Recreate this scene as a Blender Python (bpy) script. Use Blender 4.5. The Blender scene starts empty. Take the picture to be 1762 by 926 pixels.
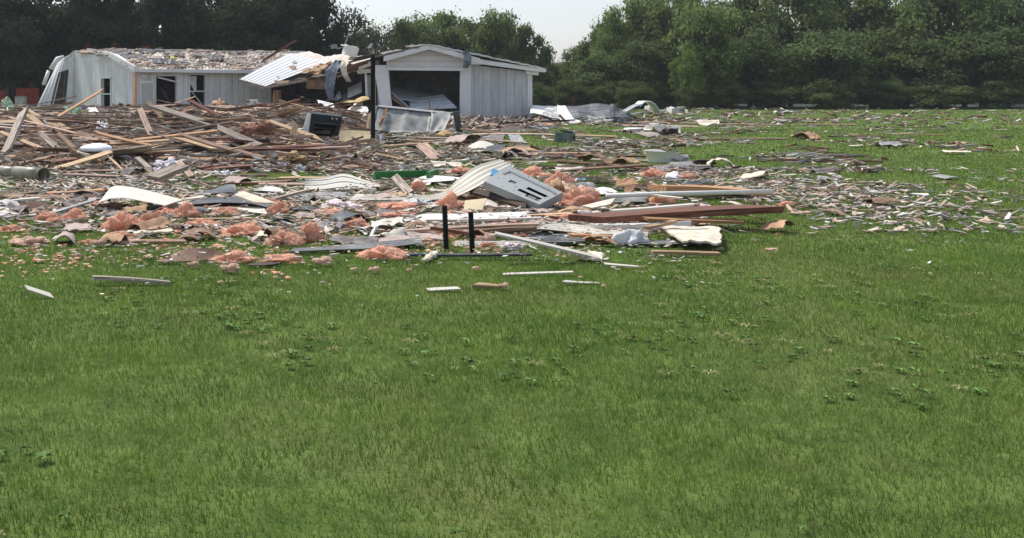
import bpy, bmesh, math, random
import numpy as np
from mathutils import Vector, Matrix, noise, Euler
random.seed(11); np.random.seed(11)
C = bpy.context.scene.collection
SC = bpy.context.scene
F, H, CX, HY = 1800.0, 1.6, 600.0, 150.0

# ------------------------------------------------------------------ camera, sky, sun, exposure
cam_d = bpy.data.cameras.new('camera'); cam = bpy.data.objects.new('camera', cam_d); C.objects.link(cam)
cam.location = (0, 0, H); cam.rotation_euler = (math.radians(90), 0, 0)
cam_d.sensor_width = 36; cam_d.lens = 36 * F / 1762
cam_d.shift_x = (881 - CX) / 1762; cam_d.shift_y = (HY - 463) / 1762
cam_d.clip_start = 0.1; cam_d.clip_end = 3000
SC.camera = cam
SUN_EL, SUN_AZ = math.radians(56), math.radians(-42)     # azimuth from +Y, negative = to the left
wd = bpy.data.worlds.new("World"); SC.world = wd; wd.use_nodes = True
nt = wd.node_tree; nt.nodes.clear()
sky = nt.nodes.new('ShaderNodeTexSky'); sky.sky_type = 'NISHITA'; sky.sun_disc = False
sky.sun_elevation = SUN_EL; sky.sun_rotation = SUN_AZ
sky.altitude = 100; sky.air_density = 1.6; sky.dust_density = 1.2; sky.ozone_density = 2.0
bg = nt.nodes.new('ShaderNodeBackground'); bg.inputs[1].default_value = 0.10
hs = nt.nodes.new('ShaderNodeHueSaturation'); hs.inputs['Saturation'].default_value = 0.42
wo = nt.nodes.new('ShaderNodeOutputWorld')
tint = nt.nodes.new('ShaderNodeMix'); tint.data_type = 'RGBA'; tint.blend_type = 'MULTIPLY'; tint.inputs[0].default_value = 1; tint.inputs[7].default_value = (.82, .87, 1.0, 1)
nt.links.new(sky.outputs[0], hs.inputs['Color']); nt.links.new(hs.outputs[0], tint.inputs[6]); nt.links.new(tint.outputs[2], bg.inputs[0]); nt.links.new(bg.outputs[0], wo.inputs[0])
sd = bpy.data.lights.new('sun', 'SUN'); sun = bpy.data.objects.new('sun', sd); C.objects.link(sun)
sd.energy = 3.0; sd.angle = math.radians(1.5); sd.color = (1, 0.95, 0.87)
dv = Vector((math.sin(SUN_AZ) * math.cos(SUN_EL), math.cos(SUN_AZ) * math.cos(SUN_EL), math.sin(SUN_EL)))
sun.rotation_euler = dv.to_track_quat('Z', 'Y').to_euler()
SC.view_settings.view_transform = 'Standard'; SC.view_settings.look = 'None'
SC.view_settings.exposure = 0.75; SC.view_settings.gamma = 1; SC.view_settings.use_curve_mapping = False
SC.cycles.max_bounces = 5; SC.cycles.use_denoising = True
SC.cycles.transparent_max_bounces = 4

# ------------------------------------------------------------------ helpers
def P(px, py, Y): return Vector(((px - CX) * Y / F, Y, H - (py - HY) * Y / F))
def G(px, py, z=0.0):
    Y = F * (H - z) / (py - HY); return Vector(((px - CX) * Y / F, Y, z))
def ss(a, b, x):
    t = min(1, max(0, (x - a) / (b - a))); return t * t * (3 - 2 * t)
def tag(o, label=None, cat=None, group=None, kind=None):
    if label and len(label.split()) > 16: label = label.replace(' in front grass', '').replace(' insulation tuft', ' tuft').replace('well ', '').replace('close ', '')
    if label: o['label'] = label
    if cat: o['category'] = cat
    if group: o['group'] = group
    if kind: o['kind'] = kind
    return o
def empty(name, loc=(0, 0, 0), rz=0):
    o = bpy.data.objects.new(name, None); C.objects.link(o); o.location = loc; o.rotation_euler = (0, 0, rz); o.empty_display_size = .2; return o
def link(name, me, parent=None, loc=None):
    o = bpy.data.objects.new(name, me); C.objects.link(o)
    if parent: o.parent = parent
    if loc is not None: o.location = loc
    return o
def meshobj(name, verts, faces, mat, parent=None, smooth=False, loc=None):
    """verts in world space; origin moved to the middle of the base"""
    me = bpy.data.meshes.new(name)
    vs = [Vector(v) for v in verts]
    if loc is None and parent is None:
        lo = Vector((sum(v.x for v in vs) / len(vs), sum(v.y for v in vs) / len(vs), min(v.z for v in vs)))
    elif loc is None: lo = parent.matrix_world.translation.copy() if False else Vector(parent.location)
    else: lo = Vector(loc)
    if parent is not None and parent.parent is not None:
        lo = Vector(parent.location) + Vector(parent.parent.location)
    me.from_pydata([v - lo for v in vs], [], faces)
    for m in (mat if isinstance(mat, (list, tuple)) else [mat]): me.materials.append(m)
    if smooth:
        me.polygons.foreach_set('use_smooth', [True] * len(me.polygons))
    me.update()
    o = bpy.data.objects.new(name, me); C.objects.link(o)
    if parent is not None: o.parent = parent
    else: o.location = lo
    return o
class MB:
    def __init__(s): s.v = []; s.f = []
    def add(s, vs, fs):
        n = len(s.v); s.v += [Vector(v) for v in vs]; s.f += [tuple(i + n for i in f) for f in fs]; return s
    def box(s, c, sz, rot=None):
        hx, hy, hz = sz[0] / 2, sz[1] / 2, sz[2] / 2
        R = rot.to_matrix() if rot else Matrix.Identity(3)
        vs = [Vector(c) + R @ Vector((x * hx, y * hy, z * hz)) for x in (-1, 1) for y in (-1, 1) for z in (-1, 1)]
        return s.add(vs, [(0, 1, 3, 2), (4, 6, 7, 5), (0, 4, 5, 1), (2, 3, 7, 6), (0, 2, 6, 4), (1, 5, 7, 3)])
    def bar(s, p0, p1, w, t, roll=0, up=Vector((0, 0, 1))):
        p0, p1 = Vector(p0), Vector(p1); d = (p1 - p0).normalized()
        a = d.cross(up)
        if a.length < .05: a = d.cross(Vector((0, 1, 0)))
        a.normalize(); b = a.cross(d).normalized()
        if roll: q = Matrix.Rotation(roll, 3, d); a = q @ a; b = q @ b
        vs = [p + a * (i * w / 2) + b * (j * t / 2) for p in (p0, p1) for i, j in ((-1, -1), (1, -1), (1, 1), (-1, 1))]
        return s.add(vs, [(0, 3, 2, 1), (4, 5, 6, 7), (0, 1, 5, 4), (1, 2, 6, 5), (2, 3, 7, 6), (3, 0, 4, 7)])
    def tube(s, pts, rad, n=10, cap=True):
        pts = [Vector(p) for p in pts]; base = len(s.v)
        for k, p in enumerate(pts):
            d = (pts[min(k + 1, len(pts) - 1)] - pts[max(k - 1, 0)]).normalized()
            a = d.cross(Vector((0, 0, 1)));  a = a if a.length > .05 else d.cross(Vector((0, 1, 0)))
            a.normalize(); b = d.cross(a)
            r = rad[k] if isinstance(rad, (list, tuple)) else rad
            for i in range(n):
                t = 2 * math.pi * i / n; s.v.append(p + a * math.cos(t) * r + b * math.sin(t) * r)
        for k in range(len(pts) - 1):
            for i in range(n):
                j = (i + 1) % n; s.f.append((base + k * n + i, base + k * n + j, base + (k + 1) * n + j, base + (k + 1) * n + i))
        if cap:
            s.f.append(tuple(base + i for i in range(n))[::-1]); s.f.append(tuple(base + (len(pts) - 1) * n + i for i in range(n)))
        return s
    def build(s, name, mat, parent=None, smooth=False, loc=None): return meshobj(name, s.v, s.f, mat, parent, smooth, loc)

def patch(name, c00, c10, c11, c01, mat, nu=8, nv=8, disp=None, thick=.012, hole=None, parent=None, smooth=False, edge=0.0, seed=0, two=None):
    """solid warped sheet; disp(u,v)->offset along normal"""
    c00, c10, c11, c01 = [Vector(c) for c in (c00, c10, c11, c01)]
    nrm = ((c10 - c00) + (c11 - c01)).cross((c01 - c00) + (c11 - c10)).normalized()
    if nrm.z < 0 : nrm = -nrm
    rnd = random.Random(seed); top = []
    for j in range(nv + 1):
        for i in range(nu + 1):
            u, v = i / nu, j / nv
            if edge:
                if i in (0, nu): u += rnd.uniform(-edge, edge) * .7
                if j in (0, nv): v += rnd.uniform(-edge, edge) * .7
            p = c00 * (1 - u) * (1 - v) + c10 * u * (1 - v) + c11 * u * v + c01 * (1 - u) * v
            d = disp(u, v) if disp else 0
            top.append(p + nrm * d)
    bot = [p - nrm * thick for p in top]; N = len(top)
    skip = lambda i, j: hole and hole[0] <= (i + .5) / nu < hole[1] and hole[2] <= (j + .5) / nv < hole[3]
    fs = []; idx = lambda i, j: j * (nu + 1) + i
    cells = {(i, j) for i in range(nu) for j in range(nv) if not skip(i, j)}
    for (i, j) in cells:
        a, b, c, d = idx(i, j), idx(i + 1, j), idx(i + 1, j + 1), idx(i, j + 1)
        fs.append((a, b, c, d)); fs.append((a + N, d + N, c + N, b + N))
        for (di, dj, e0, e1) in ((-1, 0, a, d), (1, 0, b, c), (0, -1, a, b), (0, 1, d, c)):
            if (i + di, j + dj) not in cells: fs.append((e0, e1, e1 + N, e0 + N))
    o = meshobj(name, top + bot, fs, mat, parent, smooth)
    return o
def ribs(n, a, vdir=True, prof=.25):
    def f(u, v):
        t = ((v if vdir else u) * n) % 1.0
        return a if t < prof else 0.0
    return f
def nz(x, y=0, z=0): return noise.noise(Vector((x, y, z)))

# ------------------------------------------------------------------ materials
def mat(name, col, rough=.8, var=0.15, scale=6, bump=.15, stretch=(1, 1, 1), metal=0, col2=None, objvar=0.0, spec=.3, thr=None, coord='Object', detail=8, bscale=None, translucent=0):
    m = bpy.data.materials.new(name); m.use_nodes = True; n = m.node_tree; N = n.nodes; L = n.links
    bs = N['Principled BSDF']; bs.inputs['Roughness'].default_value = rough; bs.inputs['Metallic'].default_value = metal
    bs.inputs['Specular IOR Level'].default_value = spec
    tc = N.new('ShaderNodeTexCoord'); mp = N.new('ShaderNodeMapping'); mp.inputs['Scale'].default_value = stretch
    L.new(tc.outputs[coord], mp.inputs[0])
    oi = N.new('ShaderNodeObjectInfo')
    ad = N.new('ShaderNodeVectorMath'); ad.operation = 'ADD'
    cb = N.new('ShaderNodeCombineXYZ'); mu = N.new('ShaderNodeMath'); mu.operation = 'MULTIPLY'; mu.inputs[1].default_value = 37
    L.new(oi.outputs['Random'], mu.inputs[0]); L.new(mu.outputs[0], cb.inputs[0]); L.new(mu.outputs[0], cb.inputs[2])
    L.new(mp.outputs[0], ad.inputs[0]); L.new(cb.outputs[0], ad.inputs[1])
    ns = N.new('ShaderNodeTexNoise'); ns.inputs['Scale'].default_value = scale; ns.inputs['Detail'].default_value = detail; ns.inputs['Roughness'].default_value = .65
    L.new(ad.outputs[0], ns.inputs[0])
    rp = N.new('ShaderNodeValToRGB')
    c = Vector(col); c2 = Vector(col2) if col2 else c * (1 - var * 2.2)
    rp.color_ramp.elements[0].position = .36 if thr is None else thr[0]; rp.color_ramp.elements[1].position = .66 if thr is None else thr[1]
    rp.color_ramp.elements[0].color = (*c2, 1); hi = c * (1 + var) if not col2 else c
    rp.color_ramp.elements[1].color = (*[min(1, x) for x in hi], 1)
    L.new(ns.outputs[0], rp.inputs[0]); out = rp.outputs[0]
    if objvar:
        hv = N.new('ShaderNodeHueSaturation'); mr = N.new('ShaderNodeMapRange')
        mr.inputs['To Min'].default_value = 1 - objvar; mr.inputs['To Max'].default_value = 1 + objvar
        L.new(oi.outputs['Random'], mr.inputs[0]); L.new(mr.outputs[0], hv.inputs['Value']); L.new(out, hv.inputs['Color']); out = hv.outputs[0]
    L.new(out, bs.inputs['Base Color'])
    if bump:
        bp = N.new('ShaderNodeBump'); bp.inputs['Strength'].default_value = bump; bp.inputs['Distance'].default_value = .02
        if bscale:
            n2 = N.new('ShaderNodeTexNoise'); n2.inputs['Scale'].default_value = bscale; n2.inputs['Detail'].default_value = 6; L.new(ad.outputs[0], n2.inputs[0]); L.new(n2.outputs[0], bp.inputs['Height'])
        else: L.new(ns.outputs[0], bp.inputs['Height'])
        L.new(bp.outputs[0], bs.inputs['Normal'])
    if translucent:
        tr = N.new('ShaderNodeBsdfTranslucent'); mx = N.new('ShaderNodeMixShader'); mx.inputs[0].default_value = translucent
        L.new(out, tr.inputs[0]); L.new(bs.outputs[0], mx.inputs[1]); L.new(tr.outputs[0], mx.inputs[2]); L.new(mx.outputs[0], N['Material Output'].inputs[0])
    return m
def grooves(m, axis=0, period=.3, width=.05, dark=.35, jitter=.02):
    """thin board joints across a material, in object space"""
    n = m.node_tree; N = n.nodes; L = n.links; bs = N['Principled BSDF']
    src = bs.inputs['Base Color'].links[0].from_socket
    tc = N.new('ShaderNodeTexCoord'); sx = N.new('ShaderNodeSeparateXYZ'); L.new(tc.outputs['Object'], sx.inputs[0])
    ns = N.new('ShaderNodeTexNoise'); ns.inputs['Scale'].default_value = .8; L.new(tc.outputs['Object'], ns.inputs[0])
    def mth(op, a, b=None, bv=0):
        k = N.new('ShaderNodeMath'); k.operation = op
        L.new(a, k.inputs[0])
        if b is not None: L.new(b, k.inputs[1])
        else: k.inputs[1].default_value = bv
        return k.outputs[0]
    x = mth('ADD', sx.outputs[axis], mth('MULTIPLY', ns.outputs[0], None, jitter))
    fr = mth('FRACT', mth('DIVIDE', x, None, period)); lt = mth('LESS_THAN', fr, None, width)
    # some joints are open and darker, some tight
    wn = N.new('ShaderNodeTexWhiteNoise'); wn.noise_dimensions = '1D'; L.new(mth('FLOOR', mth('DIVIDE', x, None, period)), wn.inputs['W'])
    fac = mth('MULTIPLY', lt, mth('ADD', mth('MULTIPLY', wn.outputs['Value'], None, .6), None, .4))
    mx = N.new('ShaderNodeMix'); mx.data_type = 'RGBA'; mx.blend_type = 'MULTIPLY'
    L.new(fac, mx.inputs[0]); L.new(src, mx.inputs[6]); mx.inputs[7].default_value = (dark, dark, dark, 1)
    # each board a little lighter or darker
    mr = N.new('ShaderNodeMapRange'); mr.inputs['To Min'].default_value = .9; mr.inputs['To Max'].default_value = 1.05; L.new(wn.outputs['Value'], mr.inputs[0])
    hv = N.new('ShaderNodeHueSaturation'); L.new(mx.outputs[2], hv.inputs['Color']); L.new(mr.outputs[0], hv.inputs['Value'])
    L.new(hv.outputs[0], bs.inputs['Base Color'])
    return m
ST = (.5, 9, 9)
M = {}
M['tan'] = mat('wood_tan', (.50, .34, .20), var=.3, scale=5, stretch=ST, objvar=.22)
M['orange'] = mat('wood_orange', (.46, .25, .125), var=.3, scale=5, stretch=ST, objvar=.2)
M['brown'] = mat('wood_brown', (.29, .18, .115), var=.35, scale=5, stretch=ST, objvar=.3)
M['red'] = mat('wood_red', (.19, .08, .05), var=.3, scale=5, stretch=ST, objvar=.25)
M['grey'] = mat('wood_grey', (.38, .315, .255), var=.35, scale=5, stretch=ST, objvar=.25)
M['pink'] = mat('wood_pink', (.50, .34, .26), var=.28, scale=5, stretch=ST, objvar=.2)
M['dark'] = mat('wood_dark', (.085, .055, .04), var=.3, scale=5, stretch=ST, objvar=.3)
M['cream'] = mat('board_cream', (.66, .57, .45), var=.12, scale=7, objvar=.1)
M['whitewood'] = mat('board_white', (.52, .48, .42), var=.1, scale=8, stretch=(1, 4, 4), objvar=.08, col2=(.5, .46, .40), thr=(.25, .5))
TONES = {'tan': 'pale tan', 'orange': 'orange brown', 'brown': 'brown', 'red': 'dark red-brown', 'grey': 'weathered grey', 'pink': 'pinkish', 'dark': 'blackened', 'cream': 'cream', 'whitewood': 'white painted'}
M['siding'] = grooves(mat('white_siding', (.78, .755, .73), var=.05, scale=1.3, col2=(.45, .445, .43), thr=(.2, .55), bump=.08, rough=.6, stretch=(1, 1, .4)), 0, .36, .09, .58)
M['siding_fine'] = grooves(mat('old_siding', (.80, .77, .76), var=.04, scale=1.6, col2=(.60, .575, .57), thr=(.25, .6), bump=.08, rough=.6), 0, .30, .10, .6)
M['shed_siding'] = grooves(mat('shed_siding', (.60, .595, .585), var=.05, scale=2.0, col2=(.44, .435, .43), thr=(.3, .6), bump=.1, rough=.55, stretch=(2, 1, .5)), 0, .40, .08, .48)
M['lap'] = grooves(mat('lap_siding', (.76, .72, .70), var=.04, scale=2, bump=.05, rough=.55), 2, .29, .10, .5, .004)
M['trim'] = mat('white_trim', (.78, .77, .75), var=.05, scale=3, col2=(.55, .53, .50), thr=(.22, .42), rough=.5)
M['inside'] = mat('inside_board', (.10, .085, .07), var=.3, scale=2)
M['insidegrey'] = mat('inside_grey', (.36, .35, .33), var=.2, scale=1.2)
M['black'] = mat('black_paint_and_shade', (.008, .009, .011), rough=.55, var=.2, spec=.2)  # real black paint, and the solid black that stands in for shaded openings
M['roofmetal'] = mat('roof_metal', (.66, .66, .65), rough=.42, var=.08, scale=2.5, col2=(.42, .36, .30), thr=(.3, .48), metal=.15)
M['rooftan'] = mat('roof_tan', (.56, .51, .45), rough=.75, var=.2, scale=3, col2=(.42, .34, .275), thr=(.38, .55))
M['panel_white'] = mat('sheet_white', (.72, .70, .655), rough=.4, var=.04, scale=2, col2=(.62, .60, .56), thr=(.25, .45), objvar=.06)
M['metal_cream'] = mat('sheet_cream', (.58, .54, .45), rough=.45, var=.08, scale=3, col2=(.48, .44, .36), thr=(.25, .5), objvar=.08)
M['metal_grey'] = mat('sheet_grey', (.25, .255, .26), rough=.5, var=.15, scale=2.5, metal=.2, objvar=.1)
M['metal_mid'] = mat('sheet_midgrey', (.29, .29, .275), rough=.55, var=.2, scale=3, objvar=.08)
M['metal_dark'] = mat('sheet_dark', (.07, .075, .075), rough=.5, var=.3, scale=3, objvar=.15)
M['shingle'] = mat('shingle', (.24, .21, .20), rough=.95, var=.25, scale=14, objvar=.2)
M['rust'] = mat('rust', (.30, .14, .06), rough=.9, var=.3, scale=9)
M['card'] = mat('cardboard', (.36, .21, .115), rough=.9, var=.2, scale=4)
M['cardin'] = mat('cardboard_dark', (.12, .06, .035), rough=.9, var=.25, scale=4)
M['cloth_white'] = mat('cloth_white', (.74, .72, .74), rough=.95, var=.08, scale=5, objvar=.08)
M['cloth_pink'] = mat('cloth_pink', (.74, .60, .60), rough=.95, var=.1, scale=5)
M['cloth_blue'] = mat('cloth_greyblue', (.24, .27, .31), rough=.95, var=.25, scale=6)
M['cloth_green'] = mat('cloth_green', (.22, .42, .27), rough=.95, var=.25, scale=5)
M['bluecloth'] = mat('cloth_darkblue', (.03, .06, .13), rough=.9, var=.2)
M['bag'] = mat('plastic_bag', (.72, .73, .73), rough=.3, var=.06, scale=7, spec=.5, translucent=.3)
M['porcelain'] = mat('porcelain', (.80, .80, .83), rough=.3, var=.03, scale=2, spec=.5)
M['greenpaint'] = mat('green_paint', (.035, .19, .045), rough=.5, var=.12, scale=3)
M['greenbox'] = mat('green_grey_metal', (.15, .19, .175), rough=.55, var=.2, scale=4)
M['panelgrey'] = mat('light_grey_enamel', (.29, .31, .305), rough=.55, var=.06, scale=3, col2=(.23, .245, .24), thr=(.25, .45))
M['bluebit'] = mat('blue_plastic', (.14, .40, .62), rough=.5, var=.1)
M['pipe'] = mat('green_grey_pipe', (.27, .25, .185), rough=.45, var=.12, scale=3, col2=(.16, .145, .11), thr=(.3, .5), spec=.5)
M['redpaint'] = mat('red_boards', (.27, .035, .03), rough=.8, var=.3, scale=3, stretch=(6, 6, .6))
M['bark'] = mat('bark', (.07, .055, .045), rough=.95, var=.35, scale=5, stretch=(3, 3, .7))
M['concrete'] = mat('plaster', (.52, .49, .46), rough=.9, var=.12, scale=6, objvar=.12)
M['soot'] = mat('oven_black', (.022, .027, .028), rough=.5, var=.2, scale=4, spec=.2)
M['chrome'] = mat('chrome_knob', (.5, .5, .5), rough=.25, var=.05, metal=.6)
M['foamtan'] = mat('foam_tan', (.50, .36, .18), rough=.95, var=.2, scale=9)
M['matt'] = mat('burnt_cloth', (.27, .13, .09), rough=.95, var=.35, scale=6)
M['insul'] = mat('insulation_pink', (.92, .58, .43), rough=1.0, var=.05, scale=9, col2=(.84, .43, .29), thr=(.30, .60), bump=.6, bscale=30, translucent=.35, objvar=.14, spec=.05)
M['insulpale'] = mat('insulation_pale', (.90, .68, .54), rough=1.0, var=.06, scale=9, col2=(.82, .52, .38), thr=(.3, .55), bump=.5, bscale=45, translucent=.3, objvar=.12, spec=.05)
M['kraft'] = mat('kraft_paper', (.42, .26, .15), rough=.85, var=.2, scale=4)
def glassy(name, col, alpha):
    m = bpy.data.materials.new(name); m.use_nodes = True; N = m.node_tree.nodes; L = m.node_tree.links; b = N['Principled BSDF']
    b.inputs['Base Color'].default_value = (*col, 1); b.inputs['Roughness'].default_value = .08
    t = N.new('ShaderNodeBsdfTransparent'); x = N.new('ShaderNodeMixShader'); x.inputs[0].default_value = alpha
    L.new(t.outputs[0], x.inputs[1]); L.new(b.outputs[0], x.inputs[2]); L.new(x.outputs[0], N['Material Output'].inputs[0]); return m
M['glass'] = glassy('lantern_glass', (.5, .5, .48), .45)
def leafmat(name, c1, c2, tr=.3, sc=.6):
    return mat(name, c1, rough=.85, scale=sc, col2=c2, thr=(.35, .65), bump=0, translucent=tr, objvar=.22, spec=.04, detail=4)
M['leaf_dark'] = leafmat('leaf_dark', (.050, .063, .030), (.024, .036, .019), .2)
M['leaf_mid'] = leafmat('leaf_mid', (.150, .190, .066), (.085, .120, .046), .45)
M['leaf_green'] = leafmat('leaf_green', (.200, .245, .078), (.110, .155, .056), .5)
M['leaf_light'] = leafmat('leaf_light', (.165, .215, .065), (.10, .145, .045), .4)
M['leaf_brown'] = leafmat('leaf_brown', (.20, .075, .04), (.10, .045, .025), .2)
M['leaf_olive'] = leafmat('leaf_olive', (.085, .085, .05), (.045, .05, .03), .25)

# ------------------------------------------------------------------ the ground
gm = bpy.data.materials.new('lawn'); gm.use_nodes = True
N = gm.node_tree.nodes; L = gm.node_tree.links; bs = N['Principled BSDF']; bs.inputs['Roughness'].default_value = .95; bs.inputs['Specular IOR Level'].default_value = .1
tc = N.new('ShaderNodeTexCoord')
def nn(sc, det=6):
    a = N.new('ShaderNodeTexNoise'); a.inputs['Scale'].default_value = sc; a.inputs['Detail'].default_value = det; a.inputs['Roughness'].default_value = .7; L.new(tc.outputs['Object'], a.inputs[0]); return a.outputs[0]
r1 = N.new('ShaderNodeValToRGB'); r1.color_ramp.elements[0].position = .35; r1.color_ramp.elements[1].position = .65
r1.color_ramp.elements[0].color = (.070, .115, .026, 1); r1.color_ramp.elements[1].color = (.160, .220, .055, 1); L.new(nn(3), r1.inputs[0])
r2 = N.new('ShaderNodeValToRGB'); r2.color_ramp.elements[0].position = .50; r2.color_ramp.elements[1].position = .68; L.new(nn(.35, 4), r2.inputs[0])
mx = N.new('ShaderNodeMix'); mx.data_type = 'RGBA'; L.new(r2.outputs[0], mx.inputs[0]); L.new(r1.outputs[0], mx.inputs[6]); mx.inputs[7].default_value = (.17, .185, .06, 1)
L.new(mx.outputs[2], bs.inputs['Base Color'])
bp = N.new('ShaderNodeBump'); bp.inputs['Distance'].default_value = .05; bp.inputs['Strength'].default_value = .8; L.new(nn(25), bp.inputs['Height']); L.new(bp.outputs[0], bs.inputs['Normal'])
g = meshobj('ground', [(-900, -60, 0), (900, -60, 0), (900, 1500, 0), (-900, 1500, 0)], [(0, 1, 2, 3)], gm, loc=(0, 0, 0)); tag(g, kind='structure')

ff = meshobj('shaded_forest_floor', [(-400, 79, .004), (400, 79, .004), (400, 700, .004), (-400, 700, .004)], [(0, 1, 2, 3)], mat('shaded_forest_floor', (.035, .045, .02), var=.4, scale=.5), loc=(0, 0, 0)); tag(ff, kind='structure')  # woodland floor with the shade under the trees put into its colour
# grass blades, one countless mass
def grass():
    vs = []; 
    bands = [(3.4, 6.5, 3600, .0040, .034), (6.5, 10, 2700, .0050, .036), (10, 15, 1300, .007, .038), (15, 24, 420, .012, .042), (24, 40, 110, .022, .05), (40, 75, 20, .04, .06)]
    P0 = []; W = []; HH = []
    for (y0, y1, den, w, h) in bands:
        area = (y1 - y0) * (y0 + y1) / 2 * 1.06
        n = int(area * den)
        Y = np.sqrt(np.random.rand(n) * (y1 ** 2 - y0 ** 2) + y0 ** 2)
        X = (np.random.rand(n) * 1.04 - .36) * Y
        P0.append(np.stack([X, Y], 1)); W.append(np.full(n, w)); HH.append(np.random.uniform(.5, 1.25, n) * h)
    P0 = np.concatenate(P0); W = np.concatenate(W); HH = np.concatenate(HH)
    cl = np.sin(P0[:, 0] * 2.1 + 1.3 * np.sin(P0[:, 1] * 1.7)) * np.sin(P0[:, 1] * 1.3 + np.sin(P0[:, 0] * 2.9))
    HH *= 1 + .25 * cl
    n = len(W); a = np.random.rand(n) * 2 * np.pi; le = np.random.rand(n) * .8 + .15; la = np.random.rand(n) * 2 * np.pi
    dx, dy = np.cos(a) * W / 2, np.sin(a) * W / 2; lx, ly = np.cos(la) * HH * le, np.sin(la) * HH * le
    V = np.zeros((n, 5, 3))
    V[:, 0] = np.stack([P0[:, 0] - dx, P0[:, 1] - dy, np.zeros(n)], 1); V[:, 1] = np.stack([P0[:, 0] + dx, P0[:, 1] + dy, np.zeros(n)], 1)
    V[:, 2] = np.stack([P0[:, 0] + dx * .8 + lx * .35, P0[:, 1] + dy * .8 + ly * .35, HH * .6], 1); V[:, 3] = np.stack([P0[:, 0] - dx * .8 + lx * .35, P0[:, 1] - dy * .8 + ly * .35, HH * .6], 1)
    V[:, 4] = np.stack([P0[:, 0] + lx, P0[:, 1] + ly, HH * .95], 1)
    me = bpy.data.meshes.new('grass'); me.vertices.add(n * 5); me.vertices.foreach_set('co', V.ravel())
    b = np.arange(n)[:, None] * 5
    loops = np.concatenate([b + np.array([[0, 1, 2, 3]]), b + np.array([[3, 2, 4]])], 1).ravel()
    me.loops.add(n * 7); me.loops.foreach_set('vertex_index', loops.astype(np.int32))
    me.polygons.add(n * 2); st = np.stack([np.arange(n) * 7, np.arange(n) * 7 + 4], 1).ravel()
    me.polygons.foreach_set('loop_start', st.astype(np.int32)); me.update(calc_edges=True)
    m = mat('grass_blade', (.175, .265, .045), rough=.7, scale=1.6, col2=(.092, .158, .030), thr=(.35, .65), bump=0, translucent=.35, spec=.2, detail=10)
    T = m.node_tree; b_ = T.nodes['Principled BSDF']; src = b_.inputs['Base Color'].links[0].from_socket
    tc = T.nodes.new('ShaderNodeTexCoord'); n2 = T.nodes.new('ShaderNodeTexNoise'); n2.inputs['Scale'].default_value = .55; n2.inputs['Detail'].default_value = 9; n2.inputs['Roughness'].default_value = .72; T.links.new(tc.outputs['Object'], n2.inputs[0])
    rr = T.nodes.new('ShaderNodeValToRGB'); rr.color_ramp.elements[0].position = .47; rr.color_ramp.elements[1].position = .66; rr.color_ramp.elements[1].color = (.8, .8, .8, 1); T.links.new(n2.outputs[0], rr.inputs[0])
    mm = T.nodes.new('ShaderNodeMix'); mm.data_type = 'RGBA'; T.links.new(rr.outputs[0], mm.inputs[0]); T.links.new(src, mm.inputs[6]); mm.inputs[7].default_value = (.21, .235, .075, 1)
    T.links.new(mm.outputs[2], b_.inputs['Base Color'])
    for nd in T.nodes:
        if nd.type == 'BSDF_TRANSLUCENT': T.links.new(mm.outputs[2], nd.inputs[0])
    me.materials.append(m); o = link('grass', me); tag(o, 'short mown green lawn grass between the scattered debris', 'grass', kind='stuff')
grass()

def lawn_weeds():
    rnd = random.Random(8); vs = []; fs = []; mi = []
    for k in range(2600):
        Y = math.sqrt(rnd.uniform(3.4 ** 2, 15 ** 2)); X = rnd.uniform(-.36, .68) * Y
        if nz(X * .55, Y * .55, 31) < .05 + rnd.uniform(-.15, .2): continue
        n = rnd.randint(4, 8); R_ = rnd.uniform(.02, .05); z = rnd.uniform(.012, .032); dead = rnd.random() < .3
        for q in range(n):
            a = 6.28 * q / n + rnd.uniform(-.4, .4); w = R_ * .32; dx, dy = math.cos(a), math.sin(a); b = len(vs)
            if dead: w *= .25; dx *= 1.6; dy *= 1.6
            vs += [(X, Y, z), (X + dx * R_ * .5 - dy * w, Y + dy * R_ * .5 + dx * w, z + .012), (X + dx * R_, Y + dy * R_, z + .004), (X + dx * R_ * .5 + dy * w, Y + dy * R_ * .5 - dx * w, z + .012)]; fs.append((b, b + 1, b + 2, b + 3)); mi.append(1 if dead else 0)
    me = bpy.data.meshes.new('lawn_weeds'); me.from_pydata(vs, [], fs); me.materials.append(mat('clover', (.12, .215, .045), rough=.8, var=.3, scale=3, bump=0)); me.materials.append(mat('thatch', (.30, .27, .12), rough=.9, var=.3, scale=3, bump=0)); me.polygons.foreach_set('material_index', mi); me.update()
    tag(link('lawn_weeds', me), 'clover leaves and dry thatch mixed into the front lawn', 'clover', kind='stuff')
lawn_weeds()
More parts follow.
